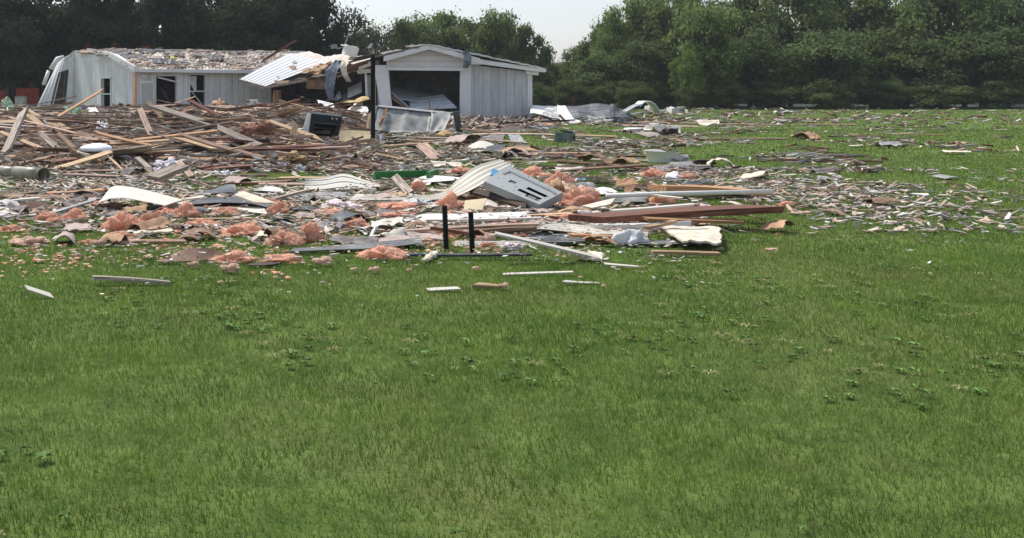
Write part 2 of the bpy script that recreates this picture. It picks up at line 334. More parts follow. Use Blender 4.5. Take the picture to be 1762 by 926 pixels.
# ------------------------------------------------------------------ the heap of rubble
def pix(X, Y): return CX + F * X / Y, HY + F * H / Y
def heap_h(X, Y):
    px, yg = pix(X, Y)
    a = ss(208, 216, 262 + 0 * px - yg + 208 - 0) if False else 1
    edge = nz(X * .35, Y * .3, 3) * 14
    m = ss(296, 262, yg + edge) * ss(199, 206, yg)
    xr = 545 if yg > 228 else 650
    m *= ss(xr + 10, xr - 90, px + edge * 2) 
    h = m * (.20 + .33 * ss(280, 225, yg))
    m2 = ss(232, 222, yg) * ss(202, 208, yg) * ss(600, 640, px) * ss(960, 900, px)
    h = max(h, m2 * .08)
    return h
def heap():
    vs = []; idx = {}; fs = []; st = .3
    X0, X1, Y0, Y1 = -22, 10, 18, 53.2
    nx, ny = int((X1 - X0) / st), int((Y1 - Y0) / st)
    hh = np.zeros((nx + 1, ny + 1))
    for i in range(nx + 1):
        for j in range(ny + 1):
            X, Y = X0 + i * st, Y0 + j * st; hh[i, j] = heap_h(X, Y)
    def vid(i, j):
        if (i, j) not in idx:
            X, Y = X0 + i * st, Y0 + j * st; h = hh[i, j]
            z = h * (1 + .7 * nz(X * .9, Y * .9)) + .12 * nz(X * 2.3, Y * 2.3, 5) * min(1, h * 5) + random.uniform(-.05, .05) * min(1, h * 5) - .02
            idx[(i, j)] = len(vs); vs.append((X + random.uniform(-.08, .08), Y + random.uniform(-.08, .08), z))
        return idx[(i, j)]
    for i in range(nx):
        for j in range(ny):
            if max(hh[i, j], hh[i + 1, j], hh[i, j + 1], hh[i + 1, j + 1]) > .01:
                a, b, c, d = vid(i, j), vid(i + 1, j), vid(i + 1, j + 1), vid(i, j + 1); fs += [(a, b, c), (a, c, d)]
    m = mat('rubble', (.17, .12, .085), var=.4, scale=7, col2=(.035, .027, .022), thr=(.42, .62), bump=.6)  # dark tones carry the shade of the gaps between the boards
    o = meshobj('rubble', vs, fs, m, loc=(0, 0, 0)); tag(o, 'crushed rubble mound coloured dark for the shaded gaps under the lumber heap', 'rubble', kind='stuff')
heap()

# ------------------------------------------------------------------ label maker for scattered pieces
LM = [("the black oven", 555, 225), ("the lamp post", 642, 222), ("the garage door opening", 740, 215), ("the two black stub posts", 788, 432), ("the slotted grey panel", 905, 345),
      ("the fat green pipe", 50, 305), ("the dark green box", 968, 242), ("the white tub", 1150, 280), ("the house doorway", 285, 205), ("the big curved white sheet", 235, 348),
      ("the bright green strip", 697, 305), ("the long white diagonal board", 945, 430), ("the white plastic bag", 1088, 420), ("the upright post by the house", 231, 210),
      ("the striped blanket", 292, 290), ("the white basin", 160, 256), ("the grey metal roll", 1020, 208), ("the pale plywood panel", 610, 248), ("the reddish burnt mattress", 440, 232),
      ("the bent metal arch", 1115, 196), ("the black bent sheet", 370, 335), ("the big brown curled paper", 320, 448), ("the steep wide plank", 25, 262), ("the open cardboard box", 1090, 332),
      ("the pink lump by the stubs", 660, 445), ("the white paper roll", 488, 290)]
def where(px, py):
    best = min(LM, key=lambda l: (px - l[1]) ** 2 + ((py - l[2]) * 2.2) ** 2)
    dx, dy = px - best[1], (py - best[2]) * 2.2
    near = 'close' if math.hypot(dx, dy) < 32 else ('well' if math.hypot(dx, dy) > 75 else '')
    if abs(dx) > abs(dy) * 2: d = 'to the right of' if dx > 0 else 'to the left of'
    elif abs(dy) > abs(dx) * 2: d = 'in front of' if dy > 0 else 'behind'
    else: d = ('in front and ' if dy > 0 else 'behind and ') + ('right of' if dx > 0 else 'left of')
    if px > 1230: near = 'far off' if px > 1400 else near
    return (near + ' ' + d + ' ' + best[0]).strip()
SEEN = set()
def blocks(px, py, w=38):
    return any(abs(px - x) < w and -4 < py - y < 22 for _, x, y in LM[:1] + LM[1:])

# ------------------------------------------------------------------ boards
def board_mesh(L_, w, t, tone, rnd):
    """local X is the length; slightly bowed, with broken ends"""
    n = 5; vs = []; fs = []
    bow = rnd.uniform(-.012, .012) * L_; tw = rnd.uniform(-.12, .12)
    sp = [rnd.uniform(-1.1, 1.1) * w for _ in range(2)]
    for k in range(n + 1):
        u = k / n; x = (u - .5) * L_; zb = bow * 4 * u * (1 - u); a = tw * (u - .5)
        for (i, j) in ((-1, -1), (1, -1), (1, 1), (-1, 1)):
            xx = x
            if k == 0: xx -= i * sp[0] * .5
            if k == n: xx += i * sp[1] * .5 + rnd.uniform(0, .3) * w * (j > 0)
            y, z = i * w / 2, j * t / 2
            vs.append((xx, y * math.cos(a) - z * math.sin(a), z * math.cos(a) + y * math.sin(a) + zb))
    for k in range(n):
        b = k * 4
        for q in range(4): r = (q + 1) % 4; fs.append((b + q, b + r, b + 4 + r, b + 4 + q))
    fs += [(3, 2, 1, 0), (n * 4, n * 4 + 1, n * 4 + 2, n * 4 + 3)]
    me = bpy.data.meshes.new('broken_board'); me.from_pydata(vs, [], fs); me.materials.append(M[tone]); me.update(); return me
NB = [0]
def place_board(p0, p1, w, t, tone, label, name='broken_board', roll=0., cat='board', group='broken boards strewn over the lawn', seed=None):
    rnd = random.Random(seed if seed is not None else random.random()); p0, p1 = Vector(p0), Vector(p1)
    if p1.x < p0.x: p0, p1 = p1, p0
    d = p1 - p0
    me = board_mesh(d.length, w, t, tone, rnd); me.name = name
    o = bpy.data.objects.new(name, me); C.objects.link(o)
    X = d.normalized(); Yv = Vector((0, 0, 1)).cross(X)
    if Yv.length < .1: Yv = Vector((0, 1, 0)).cross(X)
    Yv.normalize(); Z = X.cross(Yv)
    R = Matrix((X, Yv, Z)).transposed(); R = Matrix.Rotation(roll, 3, X) @ R
    o.matrix_world = Matrix.Translation((p0 + p1) / 2) @ R.to_4x4()
    tag(o, label, cat, group); NB[0] += 1; return o
def HB(x0, y0, x1, y1, wpx, tone, label, zg=.05, dY=.15, t=.04, roll=None, **k):
    """board by its two ends in the photo; the lower end stands zg above the ground, the other is dY metres farther"""
    if y1 > y0: x0, y0, x1, y1 = x1, y1, x0, y0
    q = G(x0, y0, zg); zh = heap_h(q.x, q.y)
    if zh > .05: zg = max(zg, min(zh + .05, zg + .15))
    Y0 = F * (H - zg) / (y0 - HY); a = P(x0, y0, Y0); b = P(x1, y1, Y0 + dY)
    if b.z < .03: b = G(x1, y1, max(.03, zg * .6))
    w = wpx * Y0 / F; steep = abs(y1 - y0) / max(1, abs(x1 - x0))
    if tone in ('metal_dark', 'metal_grey', 'whitewood', 'cream'): t = min(t, .02 if y0 < 445 else .009)
    if roll is None:
        if steep > .7: roll = random.uniform(.3, .8); w *= 1.15
        else:
            # nearly flat: the broad face is up and strongly foreshortened
            roll = random.uniform(-.02, .22); e = H / Y0; tpx = t * math.cos(roll)
            w = min(.34, max(.05, (w - tpx * .6) / math.sin(roll + e + .03)))
    return place_board(a, b, w, t, tone, label, roll=roll, **k)
hb = [
 (0, 193, 125, 167, 3.2, 'dark', 'long thin dark pole rising over the left end of the heap', .55, 1.0),
 (85, 209, 173, 157, 5.5, 'orange', 'fresh orange board slanting up across the white gable wall', .35, .8),
 (10, 263, 41, 191, 14, 'grey', 'steep wide grey plank at the left edge of the heap', .1, 1.6),
 (49, 198, 76, 221, 9, 'tan', 'short pale plank with split end right of the steep wide plank', .35, .5),
 (0, 227, 88, 262, 4.5, 'tan', 'long pale board descending right across the foot of the steep wide plank', .15, .5),
 (94, 214, 119, 227, 9, 'tan', 'short tan plank lying under the green cloth', .35, .2),
 (70, 231, 108, 262, 8, 'grey', 'grey plank leaning left of the white basin', .15, .7),
 (100, 229, 135, 261, 7, 'brown', 'brown plank leaning against the left side of the white basin', .12, .7),
 (75, 207, 110, 243, 4, 'grey', 'narrow grey board crossing the planks left of the basin', .3, .6),
 (165, 228, 258, 250, 4, 'orange', 'orange-brown board dropping right above the white basin', .2, .3),
 (228, 241, 376, 225, 4.5, 'orange', 'long orange board rising right in the middle of the heap', .25, .2),
 (241, 188, 262, 238, 9, 'pink', 'pinkish plank standing in the heap right of the upright post', .3, 1.0),
 (254, 175, 283, 207, 6, 'tan', 'pale splintered plank leaning in front of the house doorway', .5, .5),
 (267, 184, 376, 218, 9, 'grey', 'long wide grey plank sloping down right below the window', .4, .5),
 (0, 268, 150, 265, 4, 'brown', 'long brown board lying level at the left edge', .1, 0),
 (0, 288, 84, 271, 6, 'brown', 'brown board rising right behind the fat green pipe', .05, .3),
 (8, 287, 60, 278, 3.5, 'orange', 'thin orange board just behind the fat green pipe', .06, .2),
 (60, 284, 127, 275, 9, 'red', 'thick red-brown timber behind the mouth of the green pipe', .06, .2),
 (90, 292, 190, 261, 7, 'tan', 'pale clean board rising right from the green pipe mouth', .05, .5),
 (185, 266, 302, 259, 8, 'brown', 'thick brown timber lying right of the white basin', .1, .1),
 (95, 298, 215, 294, 4, 'brown', 'long brown lath right of the green pipe mouth', .03, 0),
 (110, 300, 262, 305, 4, 'pink', 'long pinkish lath lying lowest right of the green pipe', .03, 0),
 (236, 271, 258, 291, 8, 'grey', 'short grey plank left of the striped blanket', .05, .4),
 (187, 270, 211, 293, 3, 'tan', 'thin pale stick right of the clean pale board', .05, .5),
 (263, 307, 307, 289, 12, 'grey', 'thick grey timber lying under the striped blanket', .1, .4),
 (308, 280, 331, 305, 9, 'pink', 'pinkish plank propped against the striped blanket', .05, .6),
 (310, 231, 452, 271, 7, 'brown', 'very long brown plank descending right through the heap', .12, .8),
 (374, 219, 461, 257, 8, 'grey', 'long grey plank ending below the burnt mattress', .15, .6),
 (310, 238, 367, 255, 7, 'tan', 'pale plank with pointed end in mid heap', .15, .2),
 (372, 244, 442, 252, 4.5, 'orange', 'orange lath lying level under the long grey plank', .15, 0),
 (393, 228, 471, 236, 4.5, 'pink', 'pinkish lath below the burnt mattress', .25, 0),
 (345, 293, 436, 285, 5, 'red', 'dark red lath on the grass right of the blanket', .04, 0),
 (430, 262, 548, 256, 5.5, 'brown', 'long brown board level in front of the oven', .08, 0),
 (500, 259, 600, 253, 5.5, 'pink', 'pinkish board lying level below the oven', .08, 0),
 (461, 207, 546, 237, 6, 'tan', 'pale board pointing down right at the oven', .3, .5),
 (508, 214, 502, 245, 9, 'tan', 'short pale plank standing upright left of the oven', .1, .4),
 (327, 173, 392, 206, 3.5, 'red', 'thin dark rafter leaning across the window', .5, .5),
 (286, 213, 318, 192, 2.5, 'red', 'thin red-brown stick pointing up right below the doorway', .45, .5),
 (485, 172, 493, 196, 9, 'tan', 'pale stub of plank standing before the collapsed room', .3, .2),
 (443, 187, 488, 190, 5, 'grey', 'grey timber lying level left of the collapsed room', .5, 0),
 (496, 180, 545, 187, 5, 'grey', 'grey timber lying level in the collapsed room', .5, 0),
 (513, 165, 556, 181, 6, 'grey', 'grey stud leaning in the collapsed room', .6, .5),
 (530, 182, 566, 177, 4, 'orange', 'orange lath in the mouth of the collapsed room', .5, 0),
 (655, 253, 722, 247, 7, 'brown', 'brown timber lying right of the lamp post foot', .05, 0),
 (720, 250, 748, 275, 10, 'pink', 'pinkish split plank lying left of the split lath bundle', .03, 1.0),
 (730, 246, 757, 271, 6, 'pink', 'pinkish lath of the bundle right of the split plank', .04, 1.0),
 (645, 265, 692, 275, 3.5, 'tan', 'thin tan stick in front of the lamp post', .03, .2),
 (690, 243, 812, 246, 3.5, 'brown', 'long brown lath lying before the grey metal sheet', .03, 0),
 (722, 237, 905, 246, 3, 'pink', 'very long pinkish lath before the garage', .03, 0),
 (880, 265, 1016, 264, 3.5, 'brown', 'long brown board on the open grass in front of the green box', .07, 0),
 (866, 270, 1014, 268, 4.5, 'red', 'long dark red timber on the open grass', .04, 0),
 (885, 273, 965, 274, 4, 'grey', 'grey board under the long dark red timber', .02, 0),
 (793, 222, 875, 231, 3, 'brown', 'brown lath right of the bent dark post', .03, 0),
 (800, 232, 952, 232, 3, 'pink', 'long pinkish lath ending at the green box', .03, 0),
 (960, 232, 1060, 235, 3, 'tan', 'tan lath on the grass right of the green box', .03, 0),
 (1070, 216, 1200, 218, 3, 'pink', 'long pinkish lath at the right edge behind the white tub', .03, 0),
 (1100, 210, 1215, 213, 3, 'brown', 'long brown lath at the right edge near the metal arch', .03, 0),
 (956, 295, 1112, 284, 4, 'brown', 'long brown board behind the pink insulation roll', .04, .0),
 (1048, 284, 1118, 293, 3.5, 'red', 'red-brown board left of the white tub', .04, 0),
 (985, 304, 1002, 291, 3, 'pink', 'short pinkish stick behind the blue scrap', .04, .2),
 (1125, 300, 1195, 296, 3.5, 'grey', 'grey board in front of the white tub', .04, 0),
 (1010, 377, 1310, 359, 17, 'red', 'massive dark red-brown beam at the right edge', .12, .0),
 (1052, 363, 1192, 352, 4.5, 'whitewood', 'long clean white board lying on the massive dark beam', .3, .0),
 (1108, 376, 1272, 381, 8, 'orange', 'orange-brown timber below the massive dark beam', .12, 0),
 (1130, 323, 1290, 330, 22, 'orange', 'deep orange-brown timber box at the right edge', .1, 0),
 (852, 402, 1030, 444, 8, 'whitewood', 'long white diagonal board lying on the front lawn', .04, 0),
 (1122, 434, 1236, 437, 5, 'tan', 'flat tan board lying alone on the grass at the right edge', .03, 0),
 (980, 408, 1056, 412, 9, 'orange', 'orange timber under the cream siding bundle', .04, 0),
 (700, 398, 925, 386, 6, 'pink', 'long pinkish board behind the black stub posts', .06, 0),
 (744, 392, 815, 404, 5, 'red', 'dark nail-studded board behind the left stub post', .1, 0),
 (812, 402, 920, 396, 9, 'brown', 'brown timber right of the black stub posts', .06, 0),
 (898, 371, 1010, 366, 6, 'tan', 'pale timber in front of the slotted grey panel', .05, 0),
 (733, 379, 930, 375, 3, 'whitewood', 'thin white batten behind the black stub posts', .07, 0),
 (410, 333, 455, 349, 9, 'cream', 'cream plank end lying on the dark bent sheets', .12, .3),
 (458, 347, 527, 328, 4, 'grey', 'narrow grey board rising right beyond the dark sheets', .04, .3),
 (395, 316, 500, 312, 4, 'red', 'long red lath on the grass behind the dark sheets', .03, 0),
 (680, 305, 706, 333, 12, 'grey', 'broken wedge of wood in front of the green strip', .04, .6),
 (78, 333, 175, 327, 5, 'orange', 'orange lath on the grass left of the curved white sheet', .04, 0),
 (0, 337, 62, 331, 5, 'brown', 'brown lath at the left edge below the pipe', .04, 0),
 (0, 348, 64, 341, 4, 'whitewood', 'white strip at the left edge below the pipe', .04, 0),
 (82, 369, 164, 344, 4, 'metal_grey', 'pale blue-grey metal strip left of the curved white sheet', .04, .5),
 (160, 478, 290, 487, 3.5, 'grey', 'thin grey lath sunk in the front lawn', .02, 0),
 (45, 495, 88, 509, 6.5, 'whitewood', 'white painted lath at the bottom left corner', .02, 0),
 (865, 472, 985, 468, 4, 'whitewood', 'flat white strip on the front lawn below the diagonal board', .014, 0),
 (970, 484, 1028, 487, 4, 'whitewood', 'short white strip alone on the front lawn', .012, 0),
 (735, 499, 788, 496, 6, 'whitewood', 'short white board at the bottom below the stub posts', .012, 0),
 (818, 491, 856, 494, 2.5, 'tan', 'thin tan stick on the front lawn near the bottom', .02, 0),
 (1040, 454, 1100, 459, 3.5, 'whitewood', 'thin white strip past the end of the diagonal board', .02, 0),
 (700, 438, 912, 438, 5, 'metal_dark', 'long black flat bar lying at the foot of the stub posts', .05, 0),
 (1010, 357, 1050, 348, 8, 'cream', 'cream plank end behind the clean white board', .08, .1),
 (1170, 341, 1130, 337, 5, 'cream', 'cream lath below the white pipe', .12, 0),
 (1112, 392, 1160, 381, 3.5, 'tan', 'tan lath slanting above the cream triangular panel', .15, .2),
 (1020, 391, 1180, 385, 9, 'panel_white', 'white siding board behind the plastic bag', .06, 0),
]
for r in hb:
    SEEN.add(r[6]); d = r[8]
    HB(*r[:7], zg=r[7], dY=d, t=(.07 if r[4] > 8 else .03), seed=r[0] * 7 + r[1], roll=None)
    LMx = r
place_board(G(231, 212, .1), P(232, 127, 45.5), .22, .09, 'orange', 'tall orange-brown post standing upright before the house corner', name='upright_post', cat='post', group=None, roll=1.2, seed=4)
place_board(P(452, 105, 57.5), P(506, 71, 57.8), .38, .06, 'red', 'dark red plank sticking up from the roof', name='roof_plank', cat='plank', group=None, roll=-.2, seed=5)

def scatter_boards(n, xr, yr, tones, lens, widths, yawsd, heap=False, phrase='lying'):
    k = 0; tries = 0
    while k < n and tries < n * 30:
        tries += 1
        px, py = random.uniform(*xr), yr[0] + (yr[1] - yr[0]) * random.random()
        if not heap and blocks(px, py, 40): continue
        p = G(px, py); hz = heap_h(p.x, p.y) if heap else 0
        if heap and hz < .04: continue
        if px > 1220 and random.random() < .5: continue
        tone = random.choice(tones); L_ = random.uniform(*lens) * (.75 if heap and random.random() < .5 else 1); w = random.uniform(*widths); t = random.choice((.02, .04, .04))
        # keep the on-screen size similar down the frame
        yaw = random.gauss(0, yawsd); pit = random.gauss(0, .12 if heap else .012)
        d = Vector((math.cos(yaw) * math.cos(pit), math.sin(yaw) * math.cos(pit), math.sin(pit)))
        z = hz + random.uniform(.02, .24) if heap else t / 2 + .01 + abs(math.sin(pit)) * L_ / 2
        size = 'long' if L_ > lens[0] + (lens[1] - lens[0]) * .66 else ('short' if L_ < lens[0] + (lens[1] - lens[0]) * .33 else 'mid-length')
        wd_ = 'narrow' if w < .08 else ('wide' if w > .13 else '')
        sl = 'level' if abs(yaw) < .25 and abs(pit) < .08 else (('rising' if (yaw + pit * 2) > 0 else 'dropping') + ' to the right')
        lab = ' '.join(f"{TONES[tone]} {size} {wd_} board {phrase} {sl} {where(px, py - (hz * F / p.y))}".split())
        if lab in SEEN or len(lab.split()) > 16: continue
        SEEN.add(lab); c = Vector((p.x, p.y, max(z, .02)))
        if c.z - abs(d.z) * L_ / 2 < 0: c.z = abs(d.z) * L_ / 2 + .01
        place_board(c - d * L_ / 2, c + d * L_ / 2, w, t, tone, lab, roll=random.gauss(0, .25), seed=random.random()); k += 1
woodt = ['tan', 'tan', 'orange', 'brown', 'brown', 'grey', 'grey', 'pink', 'pink', 'red', 'dark']
scatter_boards(150, (-10, 640), (204, 294), woodt, (1.0, 4.6), (.07, .24), .5, heap=True)
scatter_boards(32, (600, 1600), (207, 292), ['pink', 'brown', 'grey', 'tan', 'red', 'brown'], (.8, 3.2), (.05, .13), .3)
scatter_boards(20, (0, 1500), (300, 350), ['pink', 'tan', 'grey', 'brown', 'cream'], (.4, 1.5), (.04, .12), .35)
scatter_boards(14, (40, 1195), (350, 425), ['pink', 'tan', 'grey', 'cream', 'whitewood', 'brown'], (.25, 1.0), (.03, .10), .35)
print('BOARDS', NB[0])

# small wood scraps beyond counting, one mass
def scraps(name, n, region, mats, smin, smax, label, cat, aspect=(1, 6), zf=None, thick=.012, power=1.0, tilt=.25, ext=False):
    rnd = random.Random(hash(name) % 1000 if False else len(name) * 17 + n); vs = []; fs = []; mi = []
    k = 0
    while k < n:
        px = rnd.uniform(region[0], region[1]); py = region[2] + (region[3] - region[2]) * rnd.random() ** power
        p = G(px, py); dens = .5 + .9 * nz(p.x * .35 + 9, p.y * .22, len(name))
        if px > 840 and py < 292: dens = (dens - .35) * .9
        if px > 1215 and py > 280: dens = (dens - .3) * 1.1
        if 455 < px < 1000 and 440 > py > 425: dens *= .6
        if px > 1215: dens *= .75 * (1 - .75 * ss(1215, 1780, px))
        if rnd.random() > dens: continue
        z0 = zf(p.x, p.y) if zf else 0
        s = rnd.uniform(smin, smax) * (.55 + .45 * p.y / 25); a = rnd.uniform(*aspect); yaw = rnd.gauss(0, .8)
        l, w = s * a ** .5, s / a ** .5
        e = Euler((rnd.gauss(0, tilt), rnd.gauss(0, tilt), yaw)).to_matrix(); t = thick * rnd.uniform(.5, 2)
        c = Vector((p.x, p.y, z0 + t / 2 + .012 + abs(rnd.gauss(0, tilt)) * l * .3 + (rnd.uniform(0, .012) if not zf else rnd.uniform(-.08, .06))))
        b = len(vs)
        # irregular five-sided chip
        m = rnd.choice((4, 5)); ring = []
        for q in range(m):
            th = 2 * math.pi * (q + .5) / m + rnd.uniform(-.2, .2); ring.append((math.cos(th) * l * .6 * rnd.uniform(.75, 1.1), math.sin(th) * w * .6 * rnd.uniform(.75, 1.1)))
        for zz in (-t / 2, t / 2):
            for (x, y) in ring: vs.append(c + e @ Vector((x, y, zz + x * x / max(l, .01) * rnd.uniform(-.1, .3))))
        fs.append(tuple(b + q for q in range(m))[::-1]); fs.append(tuple(b + m + q for q in range(m)))
        for q in range(m): r = (q + 1) % m; fs.append((b + q, b + r, b + m + r, b + m + q))
        mi += [rnd.randrange(len(mats))] * (m + 2); k += 1
    me = bpy.data.meshes.new(name); me.from_pydata(vs, [], fs)
    for m in mats: me.materials.append(m)
    me.polygons.foreach_set('material_index', mi); me.update(); o = link(name, me); tag(o, label, cat, kind='stuff'); return o
def wm(n, c, **k): return mat('scrap_' + n, c, var=.3, scale=3, **k)
SW = [wm('tan', (.47, .33, .21)), wm('brown', (.24, .14, .09)), wm('grey', (.31, .27, .23)), wm('pink', (.48, .33, .26)), wm('dark', (.07, .05, .04)), wm('cream', (.62, .54, .43)), wm('red', (.2, .08, .05))]
SP = [wm('paper', (.66, .63, .58)), wm('plaster', (.55, .50, .44)), wm('pale', (.60, .48, .38)), wm('ash', (.30, .28, .26)), wm('beige', (.50, .40, .30))]
scraps('lumber_scraps', 5000, (-20, 655, 203, 298), SW + SP[:2] + SW[:4], .035, .15, 'countless splintered lumber scraps filling the heap before the house', 'lumber scraps', (2, 16), heap_h, .02, tilt=.28)
scraps('loose_laths', 620, (-20, 640, 205, 292), [SW[0], SW[0], SW[5], SW[3], SW[1], SW[2]], .11, .24, 'tangle of thin pale laths and splinters lying over the broken boards', 'laths', (14, 34), lambda x, y: heap_h(x, y) + .10, .02, tilt=.11)
scraps('plank_splinters', 4600, (560, 1800, 205, 300), SW + SP, .035, .16, 'countless flat splinters and laths scattered over the far lawn', 'splinters', (2, 14), None, .02, power=1.25, tilt=.12)
scraps('mixed_litter', 10500, (-20, 1800, 285, 405), SW[:4] + SP + SP[:3] + [SW[5], SP[2], SP[4], SW[3]], .03, .15, 'countless bits of paper, plaster and wood littering the middle lawn', 'litter', (1, 9), None, .008, tilt=.18)
scraps('paper_scraps', 1300, (-20, 1700, 395, 460), [SP[0], SP[2], SP[4], SP[1]], .012, .075, 'small pale scraps of paper and plaster on the front grass', 'scraps', (1, 4), lambda x, y: .03, .006, power=1.7, tilt=.15)
scraps('front_lawn_scraps', 90, (0, 1240, 450, 520), [SP[0], SP[2], SP[4]], .012, .05, 'a few tiny pale scraps lying in the grass nearest the camera', 'scraps', (1, 4), lambda x, y: .04, .006, tilt=.1)
scraps('garage_front_rubble', 1500, (640, 960, 201, 224), SW + SP[:4], .04, .18, 'reddish splinters and shingle scraps along the foot of the garage', 'splinters', (2, 12), heap_h, .02, tilt=.3)
scraps('far_field_litter', 900, (900, 1800, 184, 215), SW + SP, .05, .22, 'low litter of splinters far right beyond the metal roll', 'litter', (1, 8), None, .03, tilt=.25)

# ------------------------------------------------------------------ the white house
TH = math.radians(35); U = Vector((math.cos(TH), math.sin(TH), 0)); V = Vector((-math.sin(TH), math.cos(TH), 0))
A0 = Vector((-10.6, 52.4, 0))
def ray_wall(px, py, o, d):
    """where the sight line through a pixel meets the vertical wall o+s*d: (s, z)"""
    k = (px - CX) / F; s = (k * o.y - o.x) / (d.x - k * d.y); Y = o.y + s * d.y; return s, H - (py - HY) * Y / F
def wall_obj(name, o, d, s0, s1, ztop, holes, material, parent, t=.14, extra=()):
    """wall with real openings; ztop(s) gives its top; local X runs along the wall"""
    n = Vector((d.y, -d.x, 0)); brk = sorted({s0, s1, *extra, *[h[i] for h in holes for i in (0, 1)]})
    brk = [b for b in brk if s0 <= b <= s1]; zb = sorted({0, *[h[i] for h in holes for i in (2, 3)]})
    vs = []; fs = []
    def q(pts): b = len(vs); vs.extend(pts); fs.append(tuple(range(b, b + len(pts))))
    L3 = lambda s, off, z: (s, -off, z)
    inh = lambda s, z: any(h[0] < s < h[1] and h[2] < z < h[3] for h in holes)
    for a, b in zip(brk, brk[1:]):
        zs = [(z, z) for z in zb] + [(ztop(a), ztop(b))]
        for (za0, zb0), (za1, zb1) in zip(zs, zs[1:]):
            if inh((a + b) / 2, (za0 + za1) / 2 if zs[-1] != (za1, zb1) else za0 + .05): 
                continue
            q([L3(a, 0, za0), L3(b, 0, zb0), L3(b, 0, zb1), L3(a, 0, za1)])
            q([L3(a, -t, za0), L3(a, -t, za1), L3(b, -t, zb1), L3(b, -t, zb0)])
        q([L3(a, 0, ztop(a)), L3(b, 0, ztop(b)), L3(b, -t, ztop(b)), L3(a, -t, ztop(a))])
    for s in (s0, s1): q([L3(s, 0, 0), L3(s, 0, ztop(s)), L3(s, -t, ztop(s)), L3(s, -t, 0)])
    for (a, b, c, e) in holes:
        q([L3(a, 0, c), L3(a, 0, e), L3(a, -t, e), L3(a, -t, c)]); q([L3(b, 0, c), L3(b, 0, e), L3(b, -t, e), L3(b, -t, c)])
        q([L3(a, 0, c), L3(b, 0, c), L3(b, -t, c), L3(a, -t, c)]); q([L3(a, 0, e), L3(b, 0, e), L3(b, -t, e), L3(a, -t, e)])
    me = bpy.data.meshes.new(name); me.from_pydata(vs, [], fs); me.materials.append(material); me.update()
    ob = bpy.data.objects.new(name, me); C.objects.link(ob); ob.parent = parent
    loc = o - (Vector(parent.location) if parent else Vector((0, 0, 0)))
    R = Matrix((d, Vector((-d.y, d.x, 0)), Vector((0, 0, 1)))).transposed().to_4x4(); ob.matrix_local = Matrix.Translation(loc) @ R
    return ob
house = empty('white_house', A0); tag(house, 'long low white house with debris-covered roof, its left gable wall crushed', 'house')
EAVE = 2.50; RT = 5.5; RZ = 3.62
d0 = ray_wall(268, 131, A0, U); d1 = ray_wall(303, 186, A0, U)
w0 = ray_wall(326.5, 129, A0, U); w1 = ray_wall(352.5, 185, A0, U)
door_h = (d0[0], d1[0], 0, d0[1]); win_h = (w0[0], w1[0], max(w1[1], .3), w0[1])
wall_obj('front_wall', A0, U, 0, 7.8, lambda s: EAVE - .12, [door_h, win_h], M['siding'], house)
# gable wall: runs back and to the left from the corner; local x along -V so texture reads the same
gprof = [(0, 2.40), (1.6, 3.0), (2.9, 3.35), (5.5, 3.52), (8.7, 3.68)]
def gz(s):
    for (a, za), (b, zb) in zip(gprof, gprof[1:]):
        if a <= s <= b + 1e-6: return za + (zb - za) * (s - a) / (b - a)
    return gprof[-1][1]
g0 = ray_wall(191, 135, A0, V); g1 = ray_wall(175, 188, A0, V)
gw = (g0[0], g1[0], max(.35, g1[1]), g0[1])
# V direction wall: its outer side faces left, so normal = (-U)
def gable():
    t = .14; vs = []; fs = []
    ob = wall_obj('gable_wall', A0 + V * .0, V, .02, 8.7, gz, [gw], M['siding_fine'], house, t=-.14, extra=[a for a, _ in gprof[1:-1]])
    return ob
gable()
def frame_on(o, d, hole, parent, name, mid=True, off=.03, bw=.07, parts=True, side=1):
    n = Vector((d.y, -d.x, 0)) * side; a, b, c, e = hole; mb = MB()
    def pt(s, z, k=off): return o + d * s + n * k + Vector((0, 0, z))
    for (s0, z0, s1, z1) in ((a - bw / 2, c, a - bw / 2, e), (b + bw / 2, c, b + bw / 2, e)): mb.bar(pt(s0, z0 - .0), pt(s1, z1 + bw), bw, .05, roll=0, up=n)
    for z in (c - bw / 2, e + bw / 2): mb.bar(pt(a - bw, z, off + .006), pt(b + bw, z, off + .006), bw, .05, up=n)
    if mid:
        mb.bar(pt(a, (c + e) / 2, -.02), pt(b, (c + e) / 2, -.02), .055, .04, up=n)
    return mb.build(name, M['trim'], parent)
fr = frame_on(A0, U, win_h, house, 'window')
def quad(name, pts, m, parent, t=.004, nrm=None):
    pts = [Vector(p) for p in pts]; n = nrm or (pts[1] - pts[0]).cross(pts[2] - pts[0]).normalized(); k = len(pts)
    vs = pts + [p + n * t for p in pts]; fs = [tuple(range(k))[::-1], tuple(range(k, 2 * k))] + [(i, (i + 1) % k, k + (i + 1) % k, k + i) for i in range(k)]
    return meshobj(name, vs, fs, m, parent)
nF = Vector((U.y, -U.x, 0))
def WF(px, py, off=0.): s, z = ray_wall(px, py, A0, U); return A0 + U * s + Vector((0, 0, z)) + nF * off
cur = quad('curtain', [WF(328, 131, -.2), WF(341, 131, -.2), WF(341, 157, -.2), WF(338, 158, -.2), WF(335, 152, -.2), WF(331, 146, -.2)], M['cloth_white'], fr)
MB().bar(WF(331, 157, -.12), WF(350, 181, -.12), .04, .03, up=nF).build('broken_sash_bar', M['trim'], fr)
door = frame_on(A0, U, (door_h[0], door_h[1], .35, door_h[3]), house, 'doorway', mid=False)
MB().bar(WF(270, 133, .10), WF(305, 142, .14), .07, .03, up=nF).build('fallen_trim', M['trim'], door)
MB().bar(WF(283, 150, -.5), WF(302, 182, -.5), .10, .05, up=nF).build('inner_stud', M['inside'], door)
